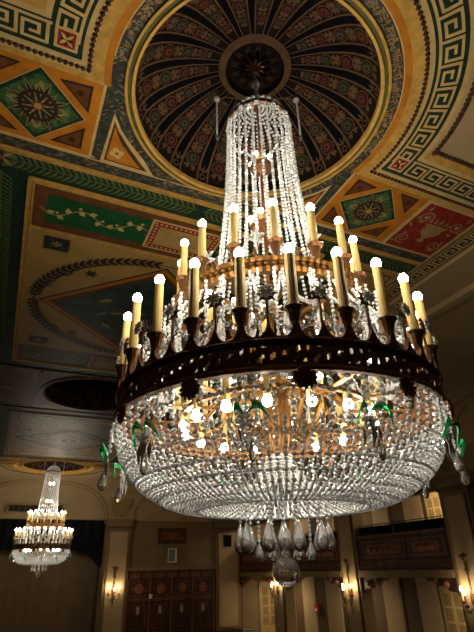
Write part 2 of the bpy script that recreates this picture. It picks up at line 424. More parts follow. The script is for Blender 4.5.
def panel_bay(y0, y1, style):
    """framed bay between two domes: y0..y1"""
    # leaf frame
    rect(-4.27, y0, 4.27, y1, 'green_black', 2)
    if style == 0:
        leafband(-.05, y0+.15, -4.2, y0+.15); leafband(.05, y0+.15, 4.2, y0+.15)
        for sg in (-1, 1):
            leafband(sg*2.80, y0+.42, sg*2.80, y1-.3)
            disc(sg*2.80, y0+.15, .17, 'leaf_green', 6, 16)
            for q in range(8): leaf(sg*2.80, y0+.15, q*PI/4, .19, .05, 'tan' if q % 2 else 'scroll_dark', 7)
    # gold frame
    xo = 2.46; ya, yb = y0+.38, y1-.42
    rect(-xo, ya, xo, yb, 'gold', 3); rect(-xo+.10, ya+.10, xo-.10, yb-.10, 'brown' if style == 0 else 'dark_brown', 5)
    xi = xo-.10
    if style == 0:
        # brown strips with green vine panels at either end, pictorial panel in the middle
        for (a, b) in ((y0+.65, y0+1.32), (y1-1.32, y1-.65)):
            g0 = 'rinceau_green'
            for sg in (-1, 1):
                rect(min(sg*.60, sg*2.17), a, max(sg*.60, sg*2.17), b, g0, 6)
                vine(sg*2.26, sg*.62, (a+b)/2, .12, 'tan', 7, 1, 'cream', wl=.42)
            rect(-.60, a-.04, .60, b+.06, 'cream', 6); rect(-.56, a, .56, b+.02, 'red', 7); rect(-.46, a+.10, .46, b-.08, 'beige_field', 8)
            for q in range(14): disc(-.53+q*.0815, a+.045, .024, 'cream', 8, 6); disc(-.53+q*.0815, b-.025, .024, 'cream', 8, 6)
            for q in range(7): disc(-.51, a+.1+q*.08, .024, 'cream', 8, 6); disc(.51, a+.1+q*.08, .024, 'cream', 8, 6)
            for s in (-1, 1): scroll(s*.2, (a+b)/2, .13, 1.4, s, 'tan', 9, 0, .03)
            leaf(0, a+.15, PI/2, .35, .12, 'tan', 9)
        # cream centre field
        fa, fb = y0+1.52, y1-1.62
        rect(-xi, fa-.03, xi, fb+.03, 'gold', 6); rect(-xi+.02, fa+.06, xi-.02, fb-.06, 'beige_field', 7)
        yc = (fa+fb)/2; rx, ry = 2.16, (fb-fa)/2-.28
        # diamond
        def dm(s, k, L): P([(-2.08*s, yc), (0, yc+2.02*s), (2.08*s, yc), (0, yc-2.02*s)], k, L)
        dm(1.0, 'scroll_dark', 8); dm(.975, 'ochre', 9); dm(.91, 'brown', 10); dm(.85, 'teal', 11)
        for i in range(26):
            rnd = random.Random(i); x = rnd.uniform(-1.3, 1.3); yy = yc+rnd.uniform(-1, 1)*(1.5-abs(x))*.8
            leaf(x, yy, rnd.uniform(0, 6.3), .35, .12, rnd.choice(('slate_blue', 'green_black', 'pale_blue')) if i % 4 else 'tan', 12)
        # wreath of paired leaves
        n = 100
        for i in range(n):
            a = 2*PI*i/n; x, y = rx*math.cos(a), yc+ry*math.sin(a); tg = math.atan2(ry*math.cos(a), -rx*math.sin(a))
            if abs(math.cos(a)) < .12: continue
            dr = 0 if math.cos(a) < 0 else PI
            if math.cos(a)*math.sin(a) > 0: pass
            dd = tg if math.sin(a)*1 < 0 else tg+PI
            for s in (-1, 1): leaf(x, y, dd+s*.62, .22, .085, 'scroll_dark', 13)
        curve([(rx*math.cos(2*PI*i/90), yc+ry*math.sin(2*PI*i/90)) for i in range(91)], .022, 'scroll_dark', 13)
        for sx in (-1, 1):
            for s in (-1, 1):
                # ribbon, small flower, corner square
                pts = [(sx*(2.1-.055*j), yc+s*(.35+.10*j+.09*math.sin(j*1.25))) for j in range(13)]
                curve(pts, [.03+.02*math.sin(j) for j in range(13)], 'scroll_dark', 12)
                for q in range(6): leaf(sx*1.25, yc+s*1.33, q*PI/3, .14, .07, 'scroll_dark', 12)
                X, Y = sx*1.93, (fa+.34 if s < 0 else fb-.34)
                rect(X-.23, Y-.21, X+.23, Y+.21, 'tan', 8); rect(X-.205, Y-.185, X+.205, Y+.185, 'scroll_dark', 9)
                for q in range(4):
                    leaf(X, Y, PI/4+q*PI/2, .2, .09, 'teal', 10); leaf(X, Y, q*PI/2, .09, .04, 'cream', 11)
                disc(X, Y, .03, 'rust', 12, 8)
    else:
        rect(-xi+.05, ya+.15, xi-.05, yb-.15, 'grey_olive', 6)
        yc = (y0+y1)/2
        for s in (-1, 1):
            a, b = (ya+.35, ya+1.0) if s < 0 else (yb-1.0, yb-.35)
            rect(-2.1, a, 2.1, b, 'dark_brown', 7); rect(-2.04, a+.06, 2.04, b-.06, 'grey_olive', 8)
            vine(-1.9, 1.9, (a+b)/2, .14, 'cream', 9, 1, 'cream', wl=.5)
        def dm(s, k, L): P([(-2.15*s, yc), (0, yc+1.9*s), (2.15*s, yc), (0, yc-1.9*s)], k, L)
        dm(1, 'scroll_dark', 8); dm(.90, 'tan', 9); dm(.80, 'scroll_dark', 10); dm(.74, 'grey_olive', 10.6)
        disc(0, yc, .42, 'cream', 12, 24, .42); disc(0, yc, .33, 'brown', 13, 24, .33); disc(0, yc, .1, 'cream', 14, 10)
        rnd = random.Random(11)
        for i in range(60):
            x = rnd.uniform(-1.8, 1.8); yy = yc+rnd.uniform(-2, 2); leaf(x, yy, rnd.uniform(0, 6.3), .3, .08, rnd.choice(('scroll_dark', 'tan', 'scroll_dark', 'leaf_green')), 11.3)
    # side panels beyond the leaf frame
    for sg in (-1, 1):
        a, b = min(sg*3.17, sg*4.22), max(sg*3.17, sg*4.22)
        rect(a, y0+.34, b, y1-.1, 'gold' if style == 0 else 'dark_brown', 6); rect(a+.05, y0+.42, b-.05, y1-.18, 'beige_field' if style == 0 else 'grey_olive', 7)
        rect(a+.14, y0+.51, b-.14, y1-.27, 'scroll_dark', 8); rect(a+.17, y0+.54, b-.17, y1-.30, 'beige_field' if style == 0 else 'grey_olive', 9)
        for s in range(5):
            Y = y0+1.2+s*(y1-y0-2.2)/4
            scroll((a+b)/2, Y, .32, 1.5, sg, 'scroll_dark', 11, s, .05); scroll((a+b)/2+.12, Y+.62, .24, 1.3, -sg, 'scroll_dark', 11, s+1, .045)
panel_bay(1.84, 9.72, 0); panel_bay(13.55, 21.80, 1)
# middle dome zone: brown panels either side
rect(-4.27, 9.72, -1.62, 13.55, 'dark_brown', 2); rect(1.62, 9.72, 4.27, 13.55, 'dark_brown', 2)
rect(-1.62, 9.72, 1.62, 9.92, 'dark_brown', 2); rect(-1.62, 12.98, 1.62, 13.55, 'dark_brown', 2)
for i in range(64):
    a0, a1 = 2*PI*i/64, 2*PI*(i+1)/64
    def e(a):
        ca, sa = math.cos(a), math.sin(a); t = min(1.63/max(abs(ca), 1e-6), (1.54 if sa > 0 else 1.54)/max(abs(sa), 1e-6)); return max(t, 1.5)
    P([(1.5*math.cos(a0), 11.45+1.5*math.sin(a0)), (e(a0)*math.cos(a0), 11.45+e(a0)*math.sin(a0)), (e(a1)*math.cos(a1), 11.45+e(a1)*math.sin(a1)), (1.5*math.cos(a1), 11.45+1.5*math.sin(a1))], 'brown', 3)
for sg in (-1, 1):
    a, b = min(sg*1.8, sg*4.1), max(sg*1.8, sg*4.1)
    rect(a, 9.98, b, 12.95, 'tan', 4); rect(a+.06, 10.04, b-.06, 12.89, 'brown', 5); rect(a+.2, 10.2, b-.2, 12.7, 'rust', 5.6); rect(a+.26, 10.26, b-.26, 12.64, 'brown', 6.2)
    for q in range(7): leaf(sg*(2.0+q*.3), 11.45, (q % 2)*2+.8, .5, .12, 'tan', 7); leaf(sg*(2.0+q*.3), 11.0+q*.1, (q % 3)*2.+2, .4, .1, 'dark_brown', 7)
# key bands down both long sides
for sg in (-1, 1):
    a, b = (4.27, 4.74) if sg > 0 else (-4.74, -4.27)
    rect(a, -.4, b, 24.1, 'cream', 2)
    for (u, v) in ((4.31, 4.335), (4.66, 4.685)): rect(min(sg*u, sg*v), -.4, max(sg*u, sg*v), 24.1, 'green_black', 3)
    rect(min(sg*4.35, sg*4.645), -.4, max(sg*4.35, sg*4.645), 24.1, 'green_black', 3)
    def mp(u, v): return (sg*(4.37+.255*v), -.3+.29*u)
    greek(mp, 84, 4)

# domes: painted gores
def dome(yc, Rr, rise, detail=True, off=16):
    t1 = R(72.3)
    def S(a, t, L=0, k=0):
        r = Rr*math.cos(t)-.004*L*math.cos(t); z = rise*math.sin(t)-.004*L*math.sin(t)
        return (r*math.cos(a), yc+r*math.sin(a), CH+z)
    N = 20; pit = 2*PI/N
    for i in range(N*4):
        for j in range(9):
            a0, a1 = 2*PI*i/(N*4), 2*PI*(i+1)/(N*4); t, u = t1*j/9, t1*(j+1)/9
            cl.face([S(a0, t), S(a0, u), S(a1, u), S(a1, t)], 'dome_black')
    def sf(a, t0, pts, k, L):
        """pts are metres (across, up) round a centre on the dome"""
        r = Rr*math.cos(t0); rate = math.hypot(Rr*math.sin(t0), rise*math.cos(t0))
        cl.face([S(a+x/r, t0+y/rate, L) for x, y in pts], k)
    def circ(a, t0, q, k, L, n=12): sf(a, t0, [(q*math.cos(2*PI*i/n), q*math.sin(2*PI*i/n)) for i in range(n)], k, L)
    for g in range(N):
        a = R(off)+g*pit; hw = pit*.29
        for j in range(9):
            t, u = t1*j/9, t1*(j+1)/9
            cl.face([S(a-hw, t, 1), S(a-hw, u, 1), S(a+hw, u, 1), S(a+hw, t, 1)], 'dome_band')
            for s in (-1, 1):
                b0 = a+s*hw; b1 = a+s*(hw+.022); cl.face([S(b0, t, 2), S(b0, u, 2), S(b1, u, 2), S(b1, t, 2)], 'dome_tan')
        for q, (td, rad) in enumerate(((22, .105), (39, .092), (52, .074), (62, .055))):
            t0 = R(td)
            circ(a, t0, rad, 'dome_tan', 3); circ(a, t0, rad*.86, 'dome_black', 4); circ(a, t0, rad*.72, 'dome_red' if (q+g) % 2 == 0 else 'dome_green', 5)
            circ(a, t0, rad*.36, 'dome_tan', 6, 8); circ(a, t0, rad*.2, 'dome_black', 7, 6)
            if detail:
                for s in (-1, 1):
                    for v in (-1, 1):
                        for dd in (.5, 1.1):
                            ca, sa = math.cos(dd), math.sin(dd); l = rad*.95; bx, by = s*rad*.15, v*rad*.98
                            sf(a, t0, [(bx+s*ca*l*p_-s*sa*q_*l, by+v*(sa*l*p_+ca*q_*l)) for p_, q_ in ((0, 0), (.5, .25), (1, 0), (.5, -.25))], 'dome_tan', 3)
                    sf(a, t0, [(s*rad*.1, rad*1.05), (s*rad*.35, rad*1.4), (s*rad*.05, rad*1.75), (0, rad*1.3)], 'dome_tan', 4)
        # foot ornament in the dark gore between bands
        am = a+pit/2
        circ(am, R(9), .05, 'dome_tan', 2, 8); circ(am, R(9), .03, 'dome_black', 3, 8)
        for s in (-1, 0, 1):
            sf(am, R(13), [(0, 0), (s*.05+.018, .05), (s*.07, .12), (s*.05-.018, .05)], 'dome_tan', 2)
    # oculus ring and disc
    zt = CH+rise*math.sin(t1); rt = Rr*math.cos(t1)
    for i in range(48):
        a0, a1 = 2*PI*i/48, 2*PI*(i+1)/48
        def q(r, a, z): return (r*math.cos(a), yc+r*math.sin(a), z)
        cl.face([q(rt+.02, a0, zt-.01), q(rt-.07, a0, zt-.04), q(rt-.07, a1, zt-.04), q(rt+.02, a1, zt-.01)], 'dome_tan')
        cl.face([q(rt-.07, a0, zt-.04), q(rt-.09, a0, zt+.05), q(rt-.09, a1, zt+.05), q(rt-.07, a1, zt-.04)], 'dome_band')
        cl.face([q(rt-.09, a0, zt+.05), q(.01, a0, zt+.08), q(.01, a1, zt+.08), q(rt-.09, a1, zt+.05)], 'dome_band')
    for i in range(12):
        a = 2*PI*i/12
        for s in (-.2, .2, 0):
            pts = [(.05, 0), (.17, .035), (.32, 0), (.17, -.035)]
            cl.face([((x*math.cos(a+s)-y*math.sin(a+s)), yc+(x*math.sin(a+s)+y*math.cos(a+s)), zt+.035+.003*abs(s)*10) for x, y in pts], 'scroll_dark' if s else 'dome_band')
dome(0, 1.47, .80); dome(11.45, 1.50, .80, False); dome(23.64, 1.52, .80, False)
struct(cl, 'ceiling')

# ------------------------------------------------------------------ relief mouldings on the ceiling
tn = [0]
def trim(mb, smooth=False):
    tn[0] += 1; return struct(mb, 'trim_%d' % tn[0], smooth=smooth)
for i, (yc, r) in enumerate(DOMES):
    t = MB()
    gk, ok = ('gold', 'olive') if i != 1 else ('dark_brown', 'grey_olive')
    t.ring(r, [(-.015, CH+.03), (-.015, CH-.03), (.02, CH-.045), (.025, CH-.001)], 96, gk, c=(0, yc))
    t.ring(r, [(.025, CH-.001), (.025, CH-.02), (.07, CH-.02), (.07, CH-.001)], 96, ok, c=(0, yc))
    t.ring(r, [(.07, CH-.001), (.07, CH-.035), (.10, CH-.035), (.105, CH-.001)], 96, gk, c=(0, yc))
    if i == 2:
        t.ring(r, [(.35, CH-.001), (.37, CH-.06), (.46, CH-.06), (.5, CH-.001)], 96, 'gold', c=(0, yc))
    trim(t)
def beadrow(t, pts, k, step=.062, r=.03):
    acc = 0
    for i in range(len(pts)-1):
        a, b = Vector(pts[i]), Vector(pts[i+1]); l = (b-a).length; d = acc
        while d < l:
            p = a+(b-a)*(d/l); t.ball((p.x, p.y, CH-.012), r, k, 6, 4); d += step
        acc = d-l
for yc, sy in ((0, 1), (23.64, -1)):
    t = MB()
    def arc(r, a0, a1, n=60): return [(r*math.cos(a0+(a1-a0)*i/n), yc+sy*r*math.sin(a0+(a1-a0)*i/n)) for i in range(n+1)]
    beadrow(t, [(-4.3, yc+sy*.29)]+arc(1.955, PI-.14, 2*PI+.14)+[(4.3, yc+sy*.29)], 'bead_dark')
    for sg in (-1, 1):
        pts = [(sg*4.3, yc-sy*.36), (sg*2.50, yc-sy*.36)]+[(sg*2.53*math.cos(.12+i*.05), yc-sy*2.53*math.sin(.12+i*.05)) for i in range(30)]
        beadrow(t, pts, 'bead_dark', .07, .036)
    trim(t)
t = MB()   # egg mouldings of the long frames
def eggs(t, x0, y0, x1, y1, k, step=.05, r=.018):
    n = int(math.hypot(x1-x0, y1-y0)/step)
    for i in range(n+1): t.ball((x0+(x1-x0)*i/n, y0+(y1-y0)*i/n, CH-.008), r, k, 5, 3)
def ridge(t, x0, y0, x1, y1, k, h=.03):
    t.box((min(x0, x1), min(y0, y1), CH-h), (max(x0, x1), max(y0, y1), CH-.001), k)
for (a, b) in ((1.84, 9.72), (13.55, 21.80)):
    k = 'gold' if a < 5 else 'tan'
    ya, yb = a+.38, b-.42
    for s in (-1, 1):
        ridge(t, s*2.46, ya, s*2.435, yb, k); ridge(t, s*2.385, ya+.08, s*2.36, yb-.08, k); eggs(t, s*2.41, ya+.05, s*2.41, yb-.05, k, .06)
    for (p, q) in ((ya, 1), (yb, -1)):
        ridge(t, -2.46, p, 2.46, p+q*.025, k); ridge(t, -2.38, p+q*.075, 2.38, p+q*.10, k); eggs(t, -2.4, p+q*.05, 2.4, p+q*.05, k, .06)
ridge(t, -4.27, 1.765, 4.27, 1.785, 'gold'); ridge(t, -4.27, 1.825, 4.27, 1.845, 'gold'); eggs(t, -4.25, 1.805, 4.25, 1.805, 'gold')
ridge(t, -4.27, 9.72, 4.27, 9.78, 'brown'); ridge(t, -4.27, 13.4, 4.27, 13.48, 'brown'); ridge(t, -4.27, 21.8, 4.27, 21.88, 'tan')
for s in (-1, 1):
    ridge(t, s*4.74, -.4, s*4.82, 24.1, 'plaster_cream', .05); ridge(t, s*5.75, YN, s*5.95, YF, 'plaster_cream', .12)
    ridge(t, s*1.62, 9.95, s*1.70, 12.98, 'brown')
trim(t)

# ------------------------------------------------------------------ cove, arches, cornice
ZC = E+2.86
def cove_pt(s, side, u):
    """s 0 at cornice .. 1 at flat ceiling; side 'r','l','f','b'; u coordinate along the wall"""
    a = s*PI/2; dz = (CH-ZC)*math.sin(a)
    if side == 'f': return (u, YF+2.7*math.cos(a), ZC+dz)
    if side == 'b': return (u, YN-2.0*math.cos(a), ZC+dz)
    d = XR+3.0*math.cos(a); return ((d if side == 'r' else -d), u, ZC+dz)
cv = MB()
for side, a, b in (('r', YN-2, 29), ('l', YN-2, 29), ('f', -13, 13), ('b', -13, 13)):
    for i in range(10):
        s0, s1 = i/10, (i+1)/10
        cv.face([cove_pt(s0, side, a), cove_pt(s1, side, a), cove_pt(s1, side, b), cove_pt(s0, side, b)], 'plaster_cream')
rect_ = [(-XR, YF), (XR, YF)]
o = struct(cv, 'ceiling.001')
def arch(side, uc, hw, top=.78, k='tan'):
    t = MB()
    for q, (e_, rr) in enumerate(((0, .055), (.16, .035))):
        pts = []
        for i in range(29):
            ph = PI*i/28; pts.append(cove_pt(top*math.sin(ph)*(1-e_*.6)+.0, side, uc+(hw-e_)*math.cos(ph)))
        t.tube(pts, rr, k, 6)
    trim(t)
PY = [3.4, 10.0, 16.75, 23.5]          # centres of the right-hand pilasters
for i in range(3): arch('r', (PY[i]+PY[i+1])/2, 2.75)
arch('r', 26.6, 2.1); arch('f', 0, 3.95, .80); arch('f', 8.2, 2.65); arch('f', -8.2, 2.65)
for i in range(3): arch('l', (PY[i]+PY[i+1])/2, 2.75)
# carved painted lozenges where two arches meet
t = MB()
for (side, u) in (('f', 4.65), ('f', -4.65), ('f', 12.0), ('r', 10.0), ('r', 16.75), ('r', 23.5), ('r', 3.4)):
    for (s0, s1, h0, h1, k, dd) in ((.06, .42, .34, .75, 'tan', .02), (.10, .38, .27, .6, 'dark_brown', .035), (.15, .33, .14, .3, 'wood_carved', .05)):
        q = [cove_pt(s0, side, u-h0), cove_pt(s1, side, u-h1), cove_pt(s1, side, u+h1), cove_pt(s0, side, u+h0)]
        dv = Vector((0, -1, -.5)) if side == 'f' else Vector((-1, 0, -.5))
        t.face([tuple(Vector(p)+dv*dd) for p in q], k)
trim(t)
def cornice(side, a, b, dark=False):
    t = MB()
    for (z0, z1, d, k) in ((-.06, .04, .34, 'wall_tan'), (-.14, -.06, .26, 'wall_dark'), (-.22, -.14, .16, 'wall_tan'), (-.36, -.22, .08, 'wall_dark')):
        if side == 'r': t.box((13-d, a, ZC+z0), (13.02, b, ZC+z1), k)
        elif side == 'l': t.box((-13.02, a, ZC+z0), (-13+d, b, ZC+z1), k)
        else: t.box((a, 29-d, ZC+z0), (b, 29.02, ZC+z1), k)
    trim(t)
cornice('r', YN-2, 28.7); cornice('l', YN-2, 28.7)
for (a, b) in ((3.75, 5.55), (10.95, 12.98), (-5.55, -3.75), (-12.98, -10.95)): cornice('f', a, b)

# ------------------------------------------------------------------ walls and floor
fl = MB(); fl.face([(-13.2, YN-2.2, 0), (16.4, YN-2.2, 0), (16.4, 29.4, 0), (-13.2, 29.4, 0)], 'carpet'); struct(fl, 'floor')
wf = MB()
wf.box((-13.2, 29, 0), (-3.85, 29.3, CH), 'wall_tan'); wf.box((3.85, 29, 0), (16.3, 29.3, CH), 'wall_tan')
wf.box((-3.85, 29, E+2.86), (3.85, 29.3, CH), 'wall_tan')
wf.box((-3.9, 30.6, 0), (3.9, 30.8, E+3), 'curtain'); wf.box((-4.1, 29.3, 0), (-3.85, 30.8, E+3), 'wall_dark'); wf.box((3.85, 29.3, 0), (4.1, 30.8, E+3), 'wall_dark')
wf.box((-3.9, 29.3, E+2.86), (3.9, 30.8, E+3), 'wall_dark')
struct(wf, 'wall_far')
wl = MB(); wl.box((-13.2, YN-2.2, 0), (-13, 29.3, ZC+.1), 'wall_tan'); struct(wl, 'wall_left')
wb = MB(); wb.box((-13.2, YN-2.2, 0), (16.3, YN-2, ZC+.1), 'wall_tan'); struct(wb, 'wall_back')
wr = MB()   # right: gallery recess, back wall striped light and dark to imitate column shadows
X0, X1 = 13.0, 16.0
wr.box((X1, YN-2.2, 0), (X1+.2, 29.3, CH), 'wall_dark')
wr.box((X0, YN-2, E+2.5), (X0+.3, 29.0, ZC+.1), 'wall_tan')
wr.box((X0, YN-2, 0), (X0+.3, 2.8, E+2.6), 'wall_tan')
wr.box((X0, YN-2, E+2.9), (X1+.2, 29.0, E+3.05), 'wall_tan')        # recess ceiling
wr.box((X0, 28.95, 0), (X1, 29.0, E+2.9), 'wall_tan')
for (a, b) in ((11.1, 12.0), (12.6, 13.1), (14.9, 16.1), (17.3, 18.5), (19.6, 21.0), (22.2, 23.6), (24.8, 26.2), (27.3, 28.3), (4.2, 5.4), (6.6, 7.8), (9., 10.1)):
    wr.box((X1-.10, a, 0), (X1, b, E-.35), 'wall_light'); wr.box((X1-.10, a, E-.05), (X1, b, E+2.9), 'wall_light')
wr.box((X0+.05, 2.8, E-.30), (X1, 29.0, E-.06), 'wall_tan')
struct(wr, 'wall_right')

def pilaster(side, u, hw=.66, dep=.22):
    t = MB()
    def bx(a, b, z0, z1, d, k):
        if side == 'r': t.box((13-d, a, z0), (13.35, b, z1), k)
        else: t.box((a, 29-d, z0), (b, 29.05, z1), k)
    bx(u-hw, u+hw, 0, ZC-.36, dep, 'wall_tan')
    bx(u-hw-.06, u+hw+.06, 0, .9, dep+.06, 'wood_dark')
    bx(u-hw+.14, u+hw-.14, 1.1, E+2.15, dep+.035, 'wall_light')
    for s in (-1, 1): bx(u+s*(hw-.17)-.03, u+s*(hw-.17)+.03, 1.05, E+2.2, dep+.06, 'tan')
    bx(u-hw+.12, u+hw-.12, E+2.17, E+2.23, dep+.06, 'tan'); bx(u-hw+.12, u+hw-.12, 1.03, 1.1, dep+.06, 'tan')
    bx(u-hw-.04, u+hw+.04, E+2.36, E+2.50, dep+.07, 'wall_dark'); bx(u-hw-.10, u+hw+.10, E+2.64, E+2.80, dep+.16, 'wall_tan')
    bx(u-hw-.05, u+hw+.05, E+2.50, E+2.64, dep+.03, 'tan')
    trim(t)
for y in PY: pilaster('r', y)
for x in (4.72, -4.72, 11.98, -11.98): pilaster('f', x, .72 if abs(x) < 6 else .85)

# door bay on the far wall
t = MB()
t.box((5.5, 28.80, E+.0), (11.05, 29.05, E+.06), 'wood'); t.box((5.45, 28.74, E+.05), (11.1, 29.05, E+.20), 'wall_tan')
t.box((5.5, 28.86, E-.44), (11.05, 29.02, E+.0), 'wood_dark')
for i in range(7): t.box((5.6+i*.77, 28.83, E-.38), (6.2+i*.77, 28.87, E-.1), 'wood')
DX = [5.52, 6.88, 8.22, 9.6, 10.98]
for x in DX: t.box((x-.07, 28.84, 0), (x+.07, 29.02, E-.44), 'wood')
t.box((5.5, 28.86, E-1.58), (11.0, 29.02, E-1.42), 'wood')
trim(t)
for i in range(4):
    a, b = DX[i]+.07, DX[i+1]-.07; t = MB()
    t.box((a, 28.93, 0), (b, 29.02, E-1.58), 'wood_dark'); t.box((a, 28.93, E-1.42), (b, 29.02, E-.46), 'wood_dark')
    for (z0, z1) in ((E-1.34, E-.54), (.3, 1.1), (1.2, E-1.75)):
        xa, xb = a+.1, b-.1
        for q in ((xa, z0, xb, z0+.05), (xa, z1-.05, xb, z1), (xa, z0, xa+.05, z1), (xb-.05, z0, xb, z1)):
            t.box((q[0], 28.90, q[1]), (q[2], 28.95, q[3]), 'wood')
    d = struct(t, 'door_%d' % (i+1))
    m = MB(); T = Matrix.Translation(Vector(((a+b)/2, 28.91, E-.94))) @ Matrix.Rotation(PI/2, 4, 'X')
    m.lathe([(.20, -.02), (.27, .0), (.27, .03), (.20, .03)], 20, 'wood_carved', T); m.lathe([(.001, .05), (.12, .03), (.13, 0)], 12, 'wood_carved', T, a0=.2)
    for s in (-1, 1): m.tube([((a+b)/2+s*.28, 28.90, E-.94), ((a+b)/2+s*.38, 28.89, E-.86), ((a+b)/2+s*.44, 28.90, E-.98), ((a+b)/2+s*.36, 28.90, E-1.06)], .022, 'wood_carved', 5)
    m.build('carved_medallion', d)
    m = MB(); m.box(((a+b)/2-.09, 28.90, E-2.25), ((a+b)/2+.09, 28.935, E-1.85), 'pane'); m.build('door_pane', d)
m = MB()   # carved wall plaque
m.box((7.24, 28.93, E+1.52), (9.1, 29.0, E+2.42), 'wood_dark'); m.box((7.36, 28.90, E+1.63), (8.98, 28.94, E+2.31), 'brown')
for i in range(11):
    x = 7.5+i*.13
    if 4 <= i <= 6: continue
    m.box((x, 28.88, E+1.72), (x+.05, 28.91, E+2.22), 'wood_carved')
T = Matrix.Translation(Vector((8.17, 28.90, E+1.97))) @ Matrix.Rotation(PI/2, 4, 'X')
m.lathe([(.15, 0), (.24, .01), (.24, .04), (.15, .04)], 16, 'wood_carved', T); m.lathe([(.001, .07), (.09, .04), (.09, 0)], 10, 'wood_carved', T)
tag(m.build('wall_plaque'), 'dark carved rectangular plaque high on the far wall above the panelled doors', 'plaque')
m = empty('wall_speaker', (8.3, 28.95, E+.45)); tag(m, 'pale box loudspeaker on the far wall between the plaque and the doors', 'speaker')
b = MB(); T = Matrix.Rotation(R(-28), 4, 'Z'); b.box((-.28, -.48, 0), (.22, -.08, .78), 'white_plastic', T); b.build('cabinet', m)
b = MB(); b.box((-.24, -.50, .05), (.18, -.478, .73), 'grey_plastic', T); b.build('grille', m)
b = MB(); b.tube([(0, .03, .4), (0, -.2, .4)], .04, 'black_plastic'); b.build('bracket', m)
b = MB(); T = Matrix.Translation(Vector((6.9, 28.78, E-1.45)))
b.box((-.08, -.06, 0), (.08, .06, .22), 'white_plastic', T); b.ball((6.9, 28.70, E-1.34), .04, 'white_plastic', 8, 6)
tag(b.build('emergency_light'), 'small white light fitting above the dark panelled doors', 'light')
b = MB(); b.box((11.66, 28.66, E+1.32), (12.2, 28.745, E+2.02), 'black_plastic'); b.box((11.71, 28.645, E+1.37), (12.15, 28.665, E+1.97), 'black_cloth')
tag(b.build('wall_vent'), 'black rectangular grille on the far pilaster right of the doors', 'grille')
# stage valance
b = MB(); n = 44
for i in range(n):
    x0, x1 = -3.84+7.68*i/n, -3.84+7.68*(i+1)/n
    def lo(x):
        ax = abs(x); return E+1.22 if ax < 1.6 else (E+1.22-.30*((ax-1.6)/1.5)**1.6 if ax < 3.1 else E+.92-.6*min(1, (ax-3.1)/.45))
    y0, y1 = 28.86+.06*math.sin(i*1.9), 28.86+.06*math.sin((i+1)*1.9)
    b.face([(x0, y0, lo(x0)), (x1, y1, lo(x1)), (x1, y1, E+2.82), (x0, y0, E+2.82)], 'black_cloth')
    b.face([(x1, y1+.04, lo(x1)), (x0, y0+.04, lo(x0)), (x0, y0+.04, E+2.82), (x1, y1+.04, E+2.82)], 'black_cloth')
    b.face([(x0, y0, lo(x0)), (x0, y0+.04, lo(x0)), (x1, y1+.04, lo(x1)), (x1, y1, lo(x1))], 'black_cloth')
tag(b.build('stage_valance'), 'black shaped valance hanging across the top of the stage opening', 'curtain')
b = MB(); n = 90
for i in range(n):
    x0, x1 = -3.8+7.6*i/n, -3.8+7.6*(i+1)/n; y0, y1 = 29.9+.02*math.sin(i*.9), 29.9+.02*math.sin((i+1)*.9)
    b.face([(x0, y0, .1), (x1, y1, .1), (x1, y1, E+2.8), (x0, y0, E+2.8)], 'curtain')
tag(b.build('stage_curtain', smooth=True), 'plain brown closed curtain at the back of the stage', 'curtain')
b = MB(); b.box((-1.85, 28.50, E+3.12), (1.2, 28.6, E+3.62), 'tan'); b.box((-1.77, 28.47, E+3.2), (1.12, 28.53, E+3.54), 'scroll_dark')
for i in range(9): b.ball((-1.55+i*.31, 28.47, E+3.37), .09, 'dark_brown', 8, 5)
tag(b.build('painted_frieze_panel'), 'dark painted panel under the arch above the stage valance', 'panel')

